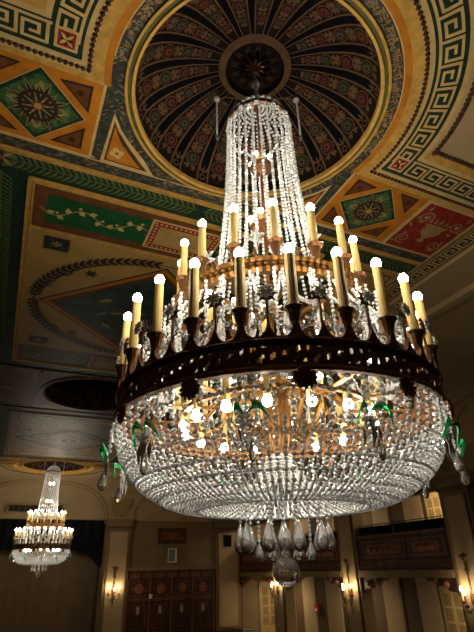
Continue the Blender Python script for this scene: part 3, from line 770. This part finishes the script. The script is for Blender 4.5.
# ------------------------------------------------------------------ balconies on the right
def balcony(y0, y1, label, parts=2):
    root = empty('balcony', (X0, (y0+y1)/2, E-.45)); tag(root, label, 'balcony', 'wooden balconies between the right-hand pilasters')
    yc = (y0+y1)/2
    def L(v): return (v[0]-X0, v[1]-yc, v[2]+.45)
    def bx(mb, a, b, k): mb.box(L(a), L(b), k)
    m = MB(); bx(m, (X0-.12, y0, .02), (X0+.15, y1, 1.10), 'wood_dark'); bx(m, (X0-.16, y0, -.02), (X0+.16, y1, .16), 'wood')
    m.build('front_panel', root)
    n = parts
    for i in range(n):
        a = y0+.2+(y1-y0-.4)*([0, .42, 1][i] if n == 2 else i/n); b_ = y0+.2+(y1-y0-.4)*([0, .42, 1][i+1] if n == 2 else (i+1)/n)-.15
        m = MB(); bx(m, (X0-.16, a, .26), (X0-.10, b_, .94), 'wood')
        bx(m, (X0-.185, a+.12, .36), (X0-.14, b_-.12, .84), 'wood_dark'); bx(m, (X0-.21, a+.28, .42), (X0-.17, b_-.28, .78), 'wood_carved')
        for q in range(5): m.ball(L((X0-.215, (a+b_)/2+(q-2)*(b_-a-.9)/5, .60)), .11, 'wood_carved', 8, 5)
        m.build('carved_panel', root)
    m = MB(); bx(m, (X0-.20, y0, 1.06), (X0+.2, y1, 1.17), 'wood'); m.build('handrail', root)
    m = MB(); bx(m, (X0-.22, y0, -.20), (X0+.2, y1, -.02), 'wood_dark'); bx(m, (X0-.26, y0, -.45), (X0+.2, y1, -.20), 'wall_tan'); m.build('fascia_beam', root)
    m = MB(); bx(m, (X0+.0, y0+.02, 1.17), (X0+.10, y1-.02, 1.52), 'black_cloth'); m.build('black_drape', root)
    m = MB()
    for yy in (y0+.1, (y0+y1)/2+.3, y1-.1): bx(m, (X0-.02, yy-.025, 1.1), (X0+.03, yy+.025, 1.62), 'black_plastic')
    m.tube([L((X0, y0+.1, 1.58)), L((X0, y1-.1, 1.58))], .02, 'black_plastic'); m.build('rail_post', root)
    for s, yy in ((1, y1), (-1, y0)):
        m = MB(); prof = [(0, 0), (1.55, 0), (1.45, -.12), (1.1, -.14), (.95, -.28), (.6, -.26), (.45, -.42), (.12, -.46), (0, -.62)]
        for q in range(len(prof)-1):
            pass
        A = [L((X0-.12, yy-s*a, -.45+b_)) for a, b_ in prof]; B = [L((X0+.14, yy-s*a, -.45+b_)) for a, b_ in prof]
        m.face(A, 'dark_brown'); m.face(B[::-1], 'dark_brown')
        for q in range(len(prof)): m.face([A[q], B[q], B[(q+1) % len(prof)], A[(q+1) % len(prof)]], 'wood_carved')
        m.ball(L((X0-.14, yy-s*.5, -.66)), .13, 'wood_carved', 8, 5); m.ball(L((X0-.14, yy-s*1.0, -.56)), .08, 'wood_carved', 8, 5)
        m.build('corbel', root)
balcony(10.72, 16.05, 'carved dark wood balcony nearest, right of the tall sconce, black drape along its rail')
balcony(17.45, 22.8, 'dark wood balcony directly behind the crystal ball, left of the tall right-hand sconce')
balcony(24.2, 28.9, 'farthest dark wood balcony, in the room corner beside the vented pilaster')

# doors seen in the gallery
def gal_door(name, T, hgt, wdt=1.15):
    t = MB(); t.box((-wdt/2-.12, -.1, 0), (wdt/2+.12, .0, hgt+.12), 'wall_light', T); t.box((-wdt/2, -.13, 0), (wdt/2, -.08, hgt), 'cream', T)
    d = struct(t, name)
    for i in (-1, 1):
        m = MB()
        for j in range(4): m.box((i*wdt/4-wdt*.17, -.15, hgt*.3+j*hgt*.165), (i*wdt/4+wdt*.17, -.125, hgt*.3+j*hgt*.165+hgt*.14), 'tan', T)
        m.build('window_pane', d)
    m = MB(); m.ball(T @ Vector((.06, -.2, 1.0)), .04, 'gilt', 8, 6); m.build('door_handle', d)
gal_door('door_5', Matrix.Translation(Vector((15.9, 13.95, 0))) @ Matrix.Rotation(-PI/2, 4, 'Z'), 3.3)
gal_door('door_6', Matrix.Translation(Vector((15.9, 13.95, E+.0))) @ Matrix.Rotation(-PI/2, 4, 'Z'), 2.85, .8)
gal_door('door_7', Matrix.Translation(Vector((14.9, 28.95, 0))), 3.3)
# ceiling lamps: nearest one is real, the other two added to light the recess
LAMPL = {12.5: 'round glowing ceiling lamp under the nearest balcony above the glazed door', 20.2: 'added round ceiling lamp under the balcony left of the tall sconce', 26.8: 'added round ceiling lamp under the farthest corner balcony'}
for y, lb in LAMPL.items():
    o = empty('real_or_added_ceiling_lamp', (14.5, y, E-.60)); tag(o, lb, 'lamp', 'real and added lamps under the balconies')
    m = MB(); m.lathe([(.30, -.10), (.32, -.02), (.32, .05), (.06, .09), (.05, .30)], 20, 'gilt', None); m.build('rim', o)
    m = MB(); m.lathe([(.001, -.17), (.15, -.155), (.25, -.12), (.29, -.06), (.29, -.03), (.001, -.02)], 20, 'lamp', None); m.build('glass_bowl', o, smooth=True)
for y, lb in ((13.4, 'added round lamp on the gallery ceiling above the nearest visible balcony'), (20.2, 'added round lamp on the gallery ceiling above the middle balcony'), (26.6, 'added round lamp on the gallery ceiling above the farthest corner balcony')):
    o = empty('added_gallery_lamp', (14.6, y, E+2.885)); tag(o, lb, 'lamp', 'added lamps above the balconies')
    m = MB(); m.lathe([(.001, -.15), (.15, -.13), (.22, -.06), (.22, .0)], 16, 'lamp', None); m.build('glass_bowl', o, smooth=True)  # lamps added to brighten the gallery above the balconies
b = MB(); b.box((15.78, 24.45, E-2.40), (15.9, 24.75, E-1.9), 'red_plastic'); b.box((15.76, 24.5, E-2.3), (15.79, 24.7, E-2.15), 'white_plastic')
tag(b.build('fire_alarm'), 'small red fire alarm box on the wall under the second balcony', 'fire alarm')
b = empty('portable_handrail', (12.4, 27.9, 0)); tag(b, 'thin black metal handrail standing at the foot of the corner pilaster', 'handrail')
m = MB(); m.tube([(-.95, 0, 0), (-.95, 0, 1.05), (.9, -.1, .85), (.9, -.1, 0)], .03, 'black_plastic'); m.build('rail', b)
m = MB(); m.tube([(0, -.05, 0), (0, -.05, .95)], .022, 'black_plastic'); m.build('post', b)

# ------------------------------------------------------------------ wall sconces
def make_sconce():
    root = empty('wall_sconce', (0, 0, 0))
    m = MB(); m.lathe([(.001, -1.15), (.03, -1.05), (.02, -.95), (.06, -.75), (.04, -.6), (.09, -.45), (.10, -.2), (.05, 0), (.04, .35), (.10, .5), (.06, .6), (.07, .8), (.11, .92), (.04, 1.0), (.001, 1.08)], 10, 'bronze', Matrix.Translation(Vector((0, -.08, 0))), close=False, sy=.6, flute=.12)
    m.build('back_plate', root, smooth=False)
    m = MB()
    for i in range(7): a = -1+i*.333; m.tube([(0, -.1, .75), (a*.12, -.14, .93), (a*.2, -.12, .98+.06*(1-abs(a)))], [.02, .03, .008], 'bronze', 5)
    m.build('plume_finial', root)
    for i, (x, y, z) in enumerate(((-.30, -.22, -.40), (.30, -.22, -.40), (0, -.42, -.50))):
        m = MB(); m.tube([(0, -.1, -.55), (x*.5, -.1+y*.5, -.72), (x*.95, y, -.66), (x, y, z-.08)], [.03, .028, .022, .02], 'bronze', 6)
        m.lathe([(.02, -.08), (.07, -.05), (.075, 0), (.03, .02)], 10, 'bronze', Matrix.Translation(Vector((x, y, z)))); arm = m.build('arm', root)
        m = MB(); m.lathe([(.032, 0), (.032, .28), (.015, .29)], 10, 'wax', Matrix.Translation(Vector((x, y, z)))); cd_ = m.build('candle', root)
        m = MB(); m.lathe([(.015, 0), (.038, .03), (.042, .06), (.028, .10), (.001, .145)], 10, 'sconce_bulb', Matrix.Translation(Vector((x, y, z+.285))), close=False); m.build('bulb', root, smooth=True)
        m = MB()
        for q in range(4): m.bead((x, y-.03, z-.12-q*.055), (0, 0, 1), .018, .026, 'clear')
        m.build('crystal_drop', root)
    return root
s0 = make_sconce(); s0.location = (4.62, 28.74, E-.72); tag(s0, 'candle wall sconce on the far pilaster, left of the panelled wooden doors', 'wall lamp', 'bronze candle sconces on the pilasters')
for (y, lb) in ((16.75, 'candle wall sconce on the tall pilaster between the two right-hand balconies'), (23.5, 'candle wall sconce behind the crystal ball, on the pilaster before the corner'),
                (10.0, 'candle wall sconce at the right edge of the photo')):
    c = copy_tree(s0); c.location = (12.74, y, E-.72); c.rotation_euler = (0, 0, -PI/2); c['label'] = lb

# ------------------------------------------------------------------ the great chandelier (local z = height above the eye)
def chandelier():
    root = empty('crystal_chandelier', (0, 0, E))
    tag(root, 'huge crystal chandelier with two candle tiers and bronze ring hanging from the near dome', 'chandelier')
    # chain and finial
    m = MB(); m.tube([(0, 0, 4.95), (0, 0, 5.78)], .008, 'bronze', 6)
    z = 5.02
    while z < 5.72: m.bead((0, 0, z), (0, 0, 1), .030, .034, 'crystal', 8); z += .064
    m.build('bead_chain', root)
    m = MB()
    for i in range(10):
        a = 2*PI*i/10; m.tube([(0, 0, 5.62), (.07*math.cos(a), .07*math.sin(a), 5.70), (.13*math.cos(a), .13*math.sin(a), 5.69)], [.015, .022, .004], 'copper', 5)
    m.build('ceiling_rosette', root)
    m = MB()
    m.ball((0, 0, 5.38), .062, 'crystal', 8, 6); m.build('crystal_ball', root)
    m = MB(); m.ball((0, 0, 5.08), .055, 'crystal', 8, 6); m.build('crystal_ball', root)
    # stem
    m = MB(); m.lathe([(.012, .72), (.03, 1.35), (.03, 2.0), (.055, 2.1), (.02, 2.25), (.018, 3.0), (.05, 3.06), (.018, 3.12), (.018, 3.9), (.05, 3.95), (.018, 4.05), (.015, 4.98)], 10, 'gilt', None, flute=.1); m.build('stem', root)
    # fluted gold column in the basket
    m = MB(); m.lathe([(.05, .66), (.10, .69), (.085, .74), (.075, .80), (.11, 1.05), (.12, 1.2), (.09, 1.3), (.13, 1.36), (.13, 1.42), (.03, 1.5)], 24, 'gilt', None, flute=.14); m.build('fluted_column', root)
    m = MB(); m.lathe([(.03, .50), (.09, .52), (.11, .56), (.07, .60), (.05, .68), (.001, .70)], 14, 'gilt', None, flute=.08); m.build('lower_finial', root)
    # crown
    m = MB(); m.ring(.35, [(-.008, 4.60), (.012, 4.60), (.012, 4.66), (-.008, 4.66)], 48, 'copper')
    m.ring(.05, [(-.02, 4.93), (.02, 4.93), (.015, 4.98), (-.02, 4.98)], 16, 'copper')
    for i in range(12):
        a = 2*PI*i/12; m.tube([(.35*math.cos(a), .35*math.sin(a), 4.65), (.36*math.cos(a), .36*math.sin(a), 4.72)], [.018, .004], 'copper', 5)
    m.build('crown_ring', root)
    def strand_mesh(path, step, r, h, k='crystal', shrink=None, n=6):
        m = MB(); P_ = [Vector(p) for p in path]
        # resample smooth path
        L = [0]
        for i in range(1, len(P_)): L.append(L[-1]+(P_[i]-P_[i-1]).length)
        d = step/2; i = 0; q = 0
        while d < L[-1]:
            while i < len(L)-2 and L[i+1] < d: i += 1
            f = (d-L[i])/max(1e-9, L[i+1]-L[i]); p = P_[i].lerp(P_[i+1], f); dr = (P_[i+1]-P_[i]).normalized()
            g = shrink(d/L[-1]) if shrink else 1
            big = 1.0 if q % 3 else 1.25
            m.bead(p, dr, r*g*big, h*g, k, n, q*.5); d += step*g; q += 1
        return m
    def smooth(pts, n=40):
        out = []; L = len(pts)
        for i in range(L-1):
            p0, p1, p2, p3 = pts[max(0, i-1)], pts[i], pts[i+1], pts[min(L-1, i+2)]
            for j in range(n//(L-1)+1):
                t = j/(n//(L-1)+1)
                out.append(tuple(.5*((2*b)+(-a+c)*t+(2*a-5*b+4*c-d)*t*t+(-a+3*b-3*c+d)*t**3) for a, b, c, d in zip(p0, p1, p2, p3)))
        out.append(pts[-1]); return out
    # strands of the tall shaft
    sp = smooth([(.05, 0, 4.95), (.17, 0, 4.90), (.29, 0, 4.78), (.355, 0, 4.62), (.37, 0, 4.3), (.395, 0, 3.6), (.45, 0, 2.9), (.52, 0, 2.42)])
    s = strand_mesh(sp, .047, .0165, .019).build('bead_strand', root)
    N1 = 28
    for i in range(1, N1): inst(s, root, 2*PI*i/N1)
    # swags round the crown
    m = MB()
    for i in range(12):
        a0, a1 = 2*PI*i/12, 2*PI*(i+1)/12
        for j in range(9):
            t = (j+.5)/9; a = a0+(a1-a0)*t; z = 4.61-.10*4*t*(1-t); m.bead((.375*math.cos(a), .375*math.sin(a), z), (-math.sin(a), math.cos(a), 0), .015, .02, 'crystal')
    m.build('crown_swags', root)
    # two side arms with hanging drops under the dome
    for a in (R(157), R(-22)):
        m = MB(); c, s_ = math.cos(a), math.sin(a); m.tube([(.03*c, .03*s_, 4.96), (.2*c, .2*s_, 5.10), (.4*c, .4*s_, 5.14), (.49*c, .49*s_, 5.06)], .008, 'bronze', 5)
        z = 5.06
        while z > 4.5: m.bead((.49*c, .49*s_, z), (0, 0, 1), .013, .018, 'crystal'); z -= .037
        m.ball((.49*c, .49*s_, 5.10), .04, 'crystal', 8, 6); m.tube([(.49*c, .49*s_, 5.12), (.49*c, .49*s_, 5.32)], [.02, .003], 'bronze', 5); m.bead((.49*c, .49*s_, 4.44), (0, 0, 1), .02, .06, 'clear')
        m.build('hanging_drop', root)
    # small inner candelabra
    for (z, rr, nb, ph) in ((3.98, .12, 4, .6), (3.14, .14, 5, .2)):
        m = MB(); m.lathe([(.02, z-.14), (.07, z-.10), (rr, z-.06), (rr+.02, z-.02), (rr-.01, z-.02), (.02, z-.06)], 14, 'copper', None, flute=.06); tr = m.build('candle_tray', root)
        for i in range(nb):
            a = ph+2*PI*i/nb; m = MB(); p = (rr*math.cos(a), rr*math.sin(a), z)
            m.lathe([(.014, -.03), (.018, .0), (.018, .05), (.01, .06)], 8, 'wax', Matrix.Translation(Vector(p))); cn = m.build('small_candle', root)
            m = MB(); m.ball((p[0], p[1], z+.085), .028, 'bulb', 10, 6, 1.15); m.build('bulb', cn, smooth=True)
    # candle + cup prototype
    def candle(h, r, k='copper'):
        m = MB(); m.lathe([(.030, -.22), (.020, -.16), (.024, -.12), (.024, -.10), (.034, -.075), (.042, -.04), (.048, -.01), (.062, .005), (.070, .013), (.066, .02), (.045, .014), (.001, .0)], 20, k, None, close=False, flute=.07)
        cup = m.build('candle_cup', None)
        m = MB(); m.lathe([(r*.95, -.01), (r, h*.5), (r*.93, h), (r*.5, h+.008), (.001, h+.01)], 12, 'wax', None, close=False); cn = m.build('candle', None, smooth=False)
        m = MB(); m.lathe([(.014, -.005), (.026, .012), (.036, .035), (.035, .055), (.022, .078), (.001, .088)], 12, 'bulb', Matrix.Translation(Vector((0, 0, h))), close=False); bl = m.build('bulb', cn, smooth=True)
        return cup, cn
    def put(pr, parent, loc, first):
        cup, cn = pr
        if first: cup.parent = parent; cn.parent = parent; cup.location = loc; cn.location = loc; return
        inst(cup, parent, 0, loc); inst(cn, parent, 0, loc)
    pr = candle(.425, .036, 'copper')
    RO, RU = 1.29, .85
    for i in range(24):
        a = R(7.2+15*i); put(pr, root, (RO*math.cos(a), RO*math.sin(a), 1.43), i == 0)
    pr = candle(.365, .034, 'copper')
    for i in range(16):
        a = R(-2+22.5*i); put(pr, root, (RU*math.cos(a), RU*math.sin(a), 2.28), i == 0)
    # upper ring
    m = MB(); m.ring(RU, [(-.05, 2.02), (.03, 2.0), (.045, 2.04), (.035, 2.10), (.05, 2.13), (.02, 2.15), (-.05, 2.13)], 96, 'gilt')
    for i in range(96):
        a = 2*PI*i/96; m.ball(((RU+.045)*math.cos(a), (RU+.045)*math.sin(a), 2.07), .014, 'copper', 5, 4)
    m.build('upper_ring', root)
    m = MB()
    for i in range(8):
        a = 2*PI*(i+.5)/8; c, s_ = math.cos(a), math.sin(a)
        m.tube([(.03*c, .03*s_, 2.1), (.3*c, .3*s_, 1.98), (.6*c, .6*s_, 2.0), ((RU-.03)*c, (RU-.03)*s_, 2.07)], .016, 'gilt', 6)
    m.build('upper_arms', root)
    m = MB()
    for i in range(16):     # leafy points round the upper ring
        a = R(-2+22.5*(i+.5)); c, s_ = math.cos(a), math.sin(a)
        m.tube([(RU*c, RU*s_, 2.12), ((RU+.01)*c, (RU+.01)*s_, 2.19), (RU*c, RU*s_, 2.26)], [.03, .022, .003], 'bronze', 6)
    m.build('ring_points', root)
    # crystal sprigs over the upper ring
    m = MB()
    for i in range(9):
        a = i*2.4; m.bead((.10+.035*math.cos(a), .035*math.sin(a), .02+.012*i), (math.cos(a), math.sin(a), .4), .016, .04, 'crystal')
    m.tube([(-.08, 0, -.16), (.02, 0, -.02), (.10, 0, .06)], .006, 'bronze', 4)
    sg0 = m.build('crystal_sprig', root)
    for i in range(8):
        a = R(9+45*i); o = sg0 if i == 0 else inst(sg0, root)
        o.location = (.58*math.cos(a), .58*math.sin(a), 2.42); o.rotation_euler = (0, 0, a)
    # main bronze ring: pierced band
    m = MB(); nA = 24*20; zs = [1.045+.0145*j for j in range(13)]
    rb = lambda z: 1.30+.012*math.sin((z-1.04)*20)
    def solid(i, j):
        u = (i % 20)/20.0; v = j/12.0
        if j < 2 or j > 9: return True
        x = abs(((u*2) % 1)-.5)*2; y = abs(v-.48)*2.6
        # scrolling leaf piercings
        w1 = math.sin(u*4*PI+v*3.2)*math.cos(v*9-u*6*PI)
        return not (w1 > .38)
    A = [[(rb(z)*math.cos(R(7.2)+2*PI*i/nA), rb(z)*math.sin(R(7.2)+2*PI*i/nA), z) for z in zs] for i in range(nA)]
    th = .014
    for i in range(nA):
        i2 = (i+1) % nA
        for j in range(12):
            if solid(i, j):
                q = [A[i][j], A[i2][j], A[i2][j+1], A[i][j+1]]
                m.face(q, 'bronze'); m.face([(x*.985, y*.985, z) for x, y, z in reversed(q)], 'bronze')
    m.ring(1.30, [(-.03, 1.02), (.02, 1.02), (.03, 1.035), (.02, 1.055), (-.03, 1.055)], 120, 'copper')
    m.ring(1.30, [(-.03, 1.205), (.015, 1.205), (.03, 1.22), (.015, 1.235), (-.03, 1.235)], 120, 'bronze')
    m.build('pierced_bronze_band', root)
    # scalloped crest with U openings and cup stems
    m = MB(); nb = 48; per = 12
    def crest(t, hh=.13):          # t 0..1 in one scallop; posts at both ends
        return 1.240+hh*abs(2*t-1)**3.0
    for b_ in range(nb):
        for q in range(per):
            t0, t1 = q/per, (q+1)/per; a0 = R(7.2)+2*PI*(b_+t0)/nb; a1 = R(7.2)+2*PI*(b_+t1)/nb
            for (ra, rb_) in ((1.315, 1.285),):
                hh = [.17 if ((b_+tt) % 2 < .5 or (b_+tt) % 2 > 1.5) else .11 for tt in (t0, t1)]
                z0, z1 = crest(t0, hh[0]), crest(t1, hh[1])
                o0, o1 = (ra*math.cos(a0), ra*math.sin(a0)), (ra*math.cos(a1), ra*math.sin(a1)); n0, n1 = (rb_*math.cos(a0), rb_*math.sin(a0)), (rb_*math.cos(a1), rb_*math.sin(a1))
                m.face([(*o0, 1.2), (*o1, 1.2), (*o1, z1), (*o0, z0)], 'bronze'); m.face([(*n1, 1.2), (*n0, 1.2), (*n0, z0), (*n1, z1)], 'bronze')
                m.face([(*o0, z0), (*o1, z1), (*n1, z1), (*n0, z0)], 'copper')
    m.build('scalloped_crest', root)
    # post under each cup, rosette on rod between
    m = MB(); m.lathe([(.036, 1.21), (.028, 1.25), (.022, 1.30), (.030, 1.33), (.022, 1.36), (.018, 1.40)], 10, 'bronze', Matrix.Translation(Vector((1.295, 0, 0))), flute=.1)
    ps = m.build('cup_pedestal', root)
    ps.rotation_euler = (0, 0, R(7.2))
    for i in range(1, 24): inst(ps, root, R(7.2+15*i))
    m = MB(); T = Matrix.Translation(Vector((1.305, 0, 1.555))) @ Matrix.Rotation(PI/2, 4, 'Y')
    m.tube([(1.295, 0, 1.30), (1.295, 0, 1.52)], .009, 'bronze', 5); m.lathe([(.03, -.012), (.052, .0), (.03, .012)], 20, 'bronze', T, flute=.0)
    for i in range(8):
        a = 2*PI*i/8; m.tube([(1.30, .045*math.cos(a), 1.555+.045*math.sin(a)), (1.30, .075*math.cos(a), 1.555+.075*math.sin(a))], [.013, .002], 'bronze', 4)
        rs = m.build('rosette', root)
    m = MB()
    for i in range(8):
        a = 2*PI*i/8; m.bead((1.336, .030*math.cos(a), 1.555+.030*math.sin(a)), (0, math.cos(a), math.sin(a)), .014, .027, 'star_glass')
    m.ball((1.345, 0, 1.555), .014, 'star_glass', 6, 4); m.build('crystal_star', rs)
    rs.rotation_euler = (0, 0, R(14.7))
    for i in range(1, 24): inst(rs, root, R(14.7+15*i))
    # crystal swags from the upper ring down behind the crest
    def cat(p, q, sag, n=22): return [tuple(p[k]*(1-t)+q[k]*t-(sag*4*t*(1-t) if k == 2 else 0) for k in range(3)) for t in [i/n for i in range(n+1)]]
    def pear(m, p, s, k='clear'):
        m.lathe([(.001, .10*s), (.010*s, .085*s), (.022*s, .05*s), (.038*s, .0), (.040*s, -.025*s), (.028*s, -.055*s), (.001, -.07*s)], 8, k, Matrix.Translation(Vector(p)), close=False, sx=1, sy=.6)
    da = R(7.5)
    def pt(r, a, z): return (r*math.cos(a), r*math.sin(a), z)
    m = MB()
    for (q0, q1, sag) in ((pt(.86, 0, 2.0), pt(1.27, da, 1.52), .10), (pt(.86, 0, 2.0), pt(1.27, -da, 1.52), .10), (pt(1.26, -da, 1.50), pt(1.26, da, 1.50), .19)):
        b_ = strand_mesh(cat(q0, q1, sag), .036, .015, .018); off = len(m.v); m.v += b_.v; m.f += [tuple(i+off for i in f) for f in b_.f]; m.m += [m.mi('crystal')]*len(b_.f)
    z = 1.98
    while z > 1.62: m.bead((.93, 0, z), (0, 0, 1), .014, .018, 'crystal'); z -= .036
    pear(m, (.93, 0, 1.52), 1.3, 'crystal'); pear(m, (1.24, 0, 1.36), 1.1)
    for s in (-.55, .55):
        z = 1.93
        while z > 1.42: m.bead(pt(1.02, s*da, z), (0, 0, 1), .014, .018, 'crystal'); z -= .037
        pear(m, pt(1.02, s*da, 1.34), 1.0, 'crystal')
    for s in (-.5, .5): m.bead(pt(1.24, s*da, 1.38), (0, 0, 1), .02, .05, 'clear')
    sw = m.build('crystal_swag', root); sw.rotation_euler = (0, 0, R(7.2))
    for i in range(1, 24): inst(sw, root, R(7.2+15*i))
    # drops behind rosettes
    m = MB(); z = 1.62
    while z > 1.36: m.bead((1.24, 0, z), (0, 0, 1), .016, .02, 'crystal'); z -= .038
    pear(m, (1.24, 0, 1.28), 1.1); m.build('rosette_drop', root).rotation_euler = (0, 0, R(14.7))
    rd = root.children[-1]
    for i in range(1, 24): inst(rd, root, R(14.7+15*i))
    # gold frame in the basket: arms, hoop and downlight bulbs
    m = MB(); m.ring(.78, [(-.02, 1.10), (.02, 1.10), (.02, 1.13), (-.02, 1.13)], 72, 'gilt'); m.ring(1.24, [(-.015, 1.06), (.015, 1.06), (.015, 1.09), (-.015, 1.09)], 72, 'gilt')
    m.build('gold_hoop', root)
    m = MB(); m.tube([(.10, 0, 1.30), (.25, 0, 1.36), (.45, 0, 1.28), (.60, 0, 1.13), (.78, 0, 1.11), (1.0, 0, 1.12), (1.26, 0, 1.08)], [.022, .02, .018, .016, .015, .013, .012], 'gilt', 6)
    m.tube([(.11, 0, 1.0), (.22, 0, .93), (.34, 0, 1.02), (.42, 0, 1.15), (.40, 0, 1.28)], .018, 'gilt', 6)
    ar = m.build('gold_arm', root)
    for i in range(1, 12): inst(ar, root, R(30*i))
    m = MB(); m.lathe([(.028, 1.05), (.028, 1.34), (.02, 1.35)], 10, 'wax', Matrix.Translation(Vector((.78, 0, 0)))); sl = m.build('lamp_sleeve', root)
    m = MB(); m.ball((.78, 0, 1.01), .036, 'bulb', 12, 8, 1.1); m.build('bulb', sl, smooth=True)
    sl.rotation_euler = (0, 0, R(11.25))
    for i in range(1, 16): inst(sl, root, R(11.25+22.5*i))
    # bead basket
    bp = smooth([(1.30, 0, 1.02), (1.29, 0, .90), (1.25, 0, .76), (1.16, 0, .62), (1.03, 0, .505), (.87, 0, .425), (.74, 0, .395), (.64, 0, .39)], 60)
    s = strand_mesh(bp, .039, .0170, .0165, shrink=lambda t: 1.12-.52*t).build('basket_strand', root)
    for i in range(1, 72): inst(s, root, 2*PI*i/72)
    low = [p for p in bp if p[2] < .78]
    b_ = strand_mesh(low, .030, .0150, .0155, shrink=lambda t: 1.0-.35*t)
    m = MB(); m.mi('crystal')
    for i in range(72):
        a = 2*PI*(i+.5)/72; ca, sa = math.cos(a), math.sin(a); off = len(m.v)
        m.v += [(x*ca-y*sa, x*sa+y*ca, z) for x, y, z in b_.v]; m.f += [tuple(q+off for q in f) for f in b_.f]; m.m += [0]*len(b_.f)
    # level rows of beads that knit the strands together
    for (rr, z, n) in ((1.21, .69, 150), (1.13, .58, 150), (1.04, .51, 140), (.95, .46, 132), (.85, .42, 120), (.76, .40, 110), (.66, .39, 96)):
        for i in range(n):
            a = 2*PI*i/n; m.bead((rr*math.cos(a), rr*math.sin(a), z), (-math.sin(a), math.cos(a), 0), .0125, .017, 'crystal')
    o = m.build('basket_netting', root); o['kind'] = 'stuff'
    up = smooth([(.09, 0, .80), (.13, 0, .70), (.21, 0, .60), (.34, 0, .51), (.50, 0, .44), (.64, 0, .395)], 24)
    s = strand_mesh(up, .028, .0125, .0145).build('inner_strand', root)
    for i in range(1, 56): inst(s, root, 2*PI*i/56)
    # level garlands below the bronze ring
    m = MB()
    for i in range(24):
        a0, a1 = R(7.2+15*i), R(7.2+15*(i+1))
        for j in range(10):
            t = (j+.5)/10; a = a0+(a1-a0)*t
            m.bead((1.325*math.cos(a), 1.325*math.sin(a), 1.0-.10*4*t*(1-t)), (-math.sin(a), math.cos(a), 0), .014, .018, 'crystal')
    m.build('garland', root)
    # bronze filigree discs
    m = MB(); T = Matrix.Translation(Vector((1.33, 0, .965))) @ Matrix.Rotation(PI/2, 4, 'Y')
    m.lathe([(.001, -.012), (.05, -.01), (.068, .0), (.05, .012), (.001, .02)], 20, 'bronze', T, close=False, flute=.15)
    for i in range(12):
        a = 2*PI*i/12; m.ball((1.335, .062*math.cos(a), .965+.062*math.sin(a)), .014, 'bronze', 6, 4); m.ball((1.345, .034*math.cos(a), .965+.034*math.sin(a)), .009, 'copper', 5, 3)
    fd = m.build('filigree_disc', root); fd.rotation_euler = (0, 0, R(218-30*6))
    for i in range(1, 12): inst(fd, root, R(218+30*(i-6)))
    # green leaf sprays with big pendants
    m = MB()
    def kite(m, p, wd, hh, k='clear'):
        T = Matrix.Translation(Vector(p)); m.lathe([(.001, hh*.35), (wd*.7, hh*.15), (wd, 0), (wd*.75, -hh*.3), (.001, -hh*.65)], 8, k, T, close=False, sx=.35)
    kite(m, (1.34, .0, .68), .046, .19); kite(m, (1.335, .05, .66), .028, .13); kite(m, (1.335, -.05, .65), .028, .13)
    pear(m, (1.36, .035, .55), .8)
    for q in range(5): m.bead((1.33, 0, .92-q*.035), (0, 0, 1), .016, .018, 'crystal')
    for q in range(6): a = q*PI/3; m.bead((1.35, .03*math.cos(a), .72+.03*math.sin(a)), (0, math.cos(a), math.sin(a)), .014, .024, 'crystal')
    sp0 = m.build('crystal_spray', root)
    for s_ in (-1, 1):
        m = MB(); n = 7; A = []
        for i in range(n+1):
            t = i/n; y = s_*(.008+(.15 if s_ > 0 else .08)*t); z = .765+.06*math.sin(t*PI*.9)-.10*t*t; x = 1.34+.05*math.sin(t*PI); wv = .021*math.sin(PI*min(1, t*.95+.05))+.002
            A.append([(x, y, z+wv), (x+.014, y, z), (x, y, z-wv), (x-.008, y, z)])
        for i in range(n):
            for q in range(4): m.face([A[i][q], A[i+1][q], A[i+1][(q+1) % 4], A[i][(q+1) % 4]], 'green_glass')
        m.build('green_glass_leaf', sp0)
    sp0.rotation_euler = (0, 0, R(203))
    for i in range(1, 12): inst(sp0, root, R(203+30*i))
    # pendants below
    m = MB(); z = .41
    while z > .30: m.bead((.33, 0, z), (0, 0, 1), .013, .016, 'crystal'); z -= .031
    T = Matrix.Translation(Vector((.33, 0, .20)))
    m.lathe([(.001, .10), (.012, .085), (.024, .05), (.045, -.02), (.050, -.05), (.040, -.085), (.015, -.105), (.001, -.11)], 12, 'clear', T, close=False)
    pd = m.build('teardrop_pendant', root, smooth=True)
    pd.rotation_euler = (0, 0, R(222))
    for i in range(1, 10): inst(pd, root, R(222+36*i))
    m = MB(); z = .46
    while z > .17: m.bead((.19, 0, z), (0, 0, 1), .013, .016, 'crystal'); z -= .031
    m.lathe([(.001, .07), (.012, .05), (.036, -.01), (.040, -.03), (.03, -.055), (.001, -.065)], 12, 'clear', Matrix.Translation(Vector((.19, 0, .10))), close=False)
    pd = m.build('small_pendant', root); pd.rotation_euler = (0, 0, R(30))
    for i in range(1, 6): inst(pd, root, R(30+60*i))
    m = MB(); z = .50
    while z > .32: m.bead((0, 0, z), (0, 0, 1), .015, .018, 'crystal'); z -= .036
    m.lathe([(.001, .31), (.015, .30), (.03, .26), (.055, .20), (.060, .165), (.045, .125), (.03, .11), (.035, .09), (.04, .08), (.03, .065), (.001, .06)], 16, 'clear', None, close=False)
    m.build('centre_drop', root, smooth=True)
    m = MB(); m.lathe([(max(.001, .098*math.sin(PI*i/12)), -.028-.098*math.cos(PI*i/12)) for i in range(13)], 24, 'clear', None, close=False); m.build('crystal_sphere', root, smooth=True)
    return root
ch = chandelier()
far = copy_tree(ch); far.location = (0, 23.64, E); far.rotation_euler = (0, 0, R(4)); far.name = 'crystal_chandelier.001'
far['label'] = 'distant crystal chandelier hanging in front of the dark stage opening'
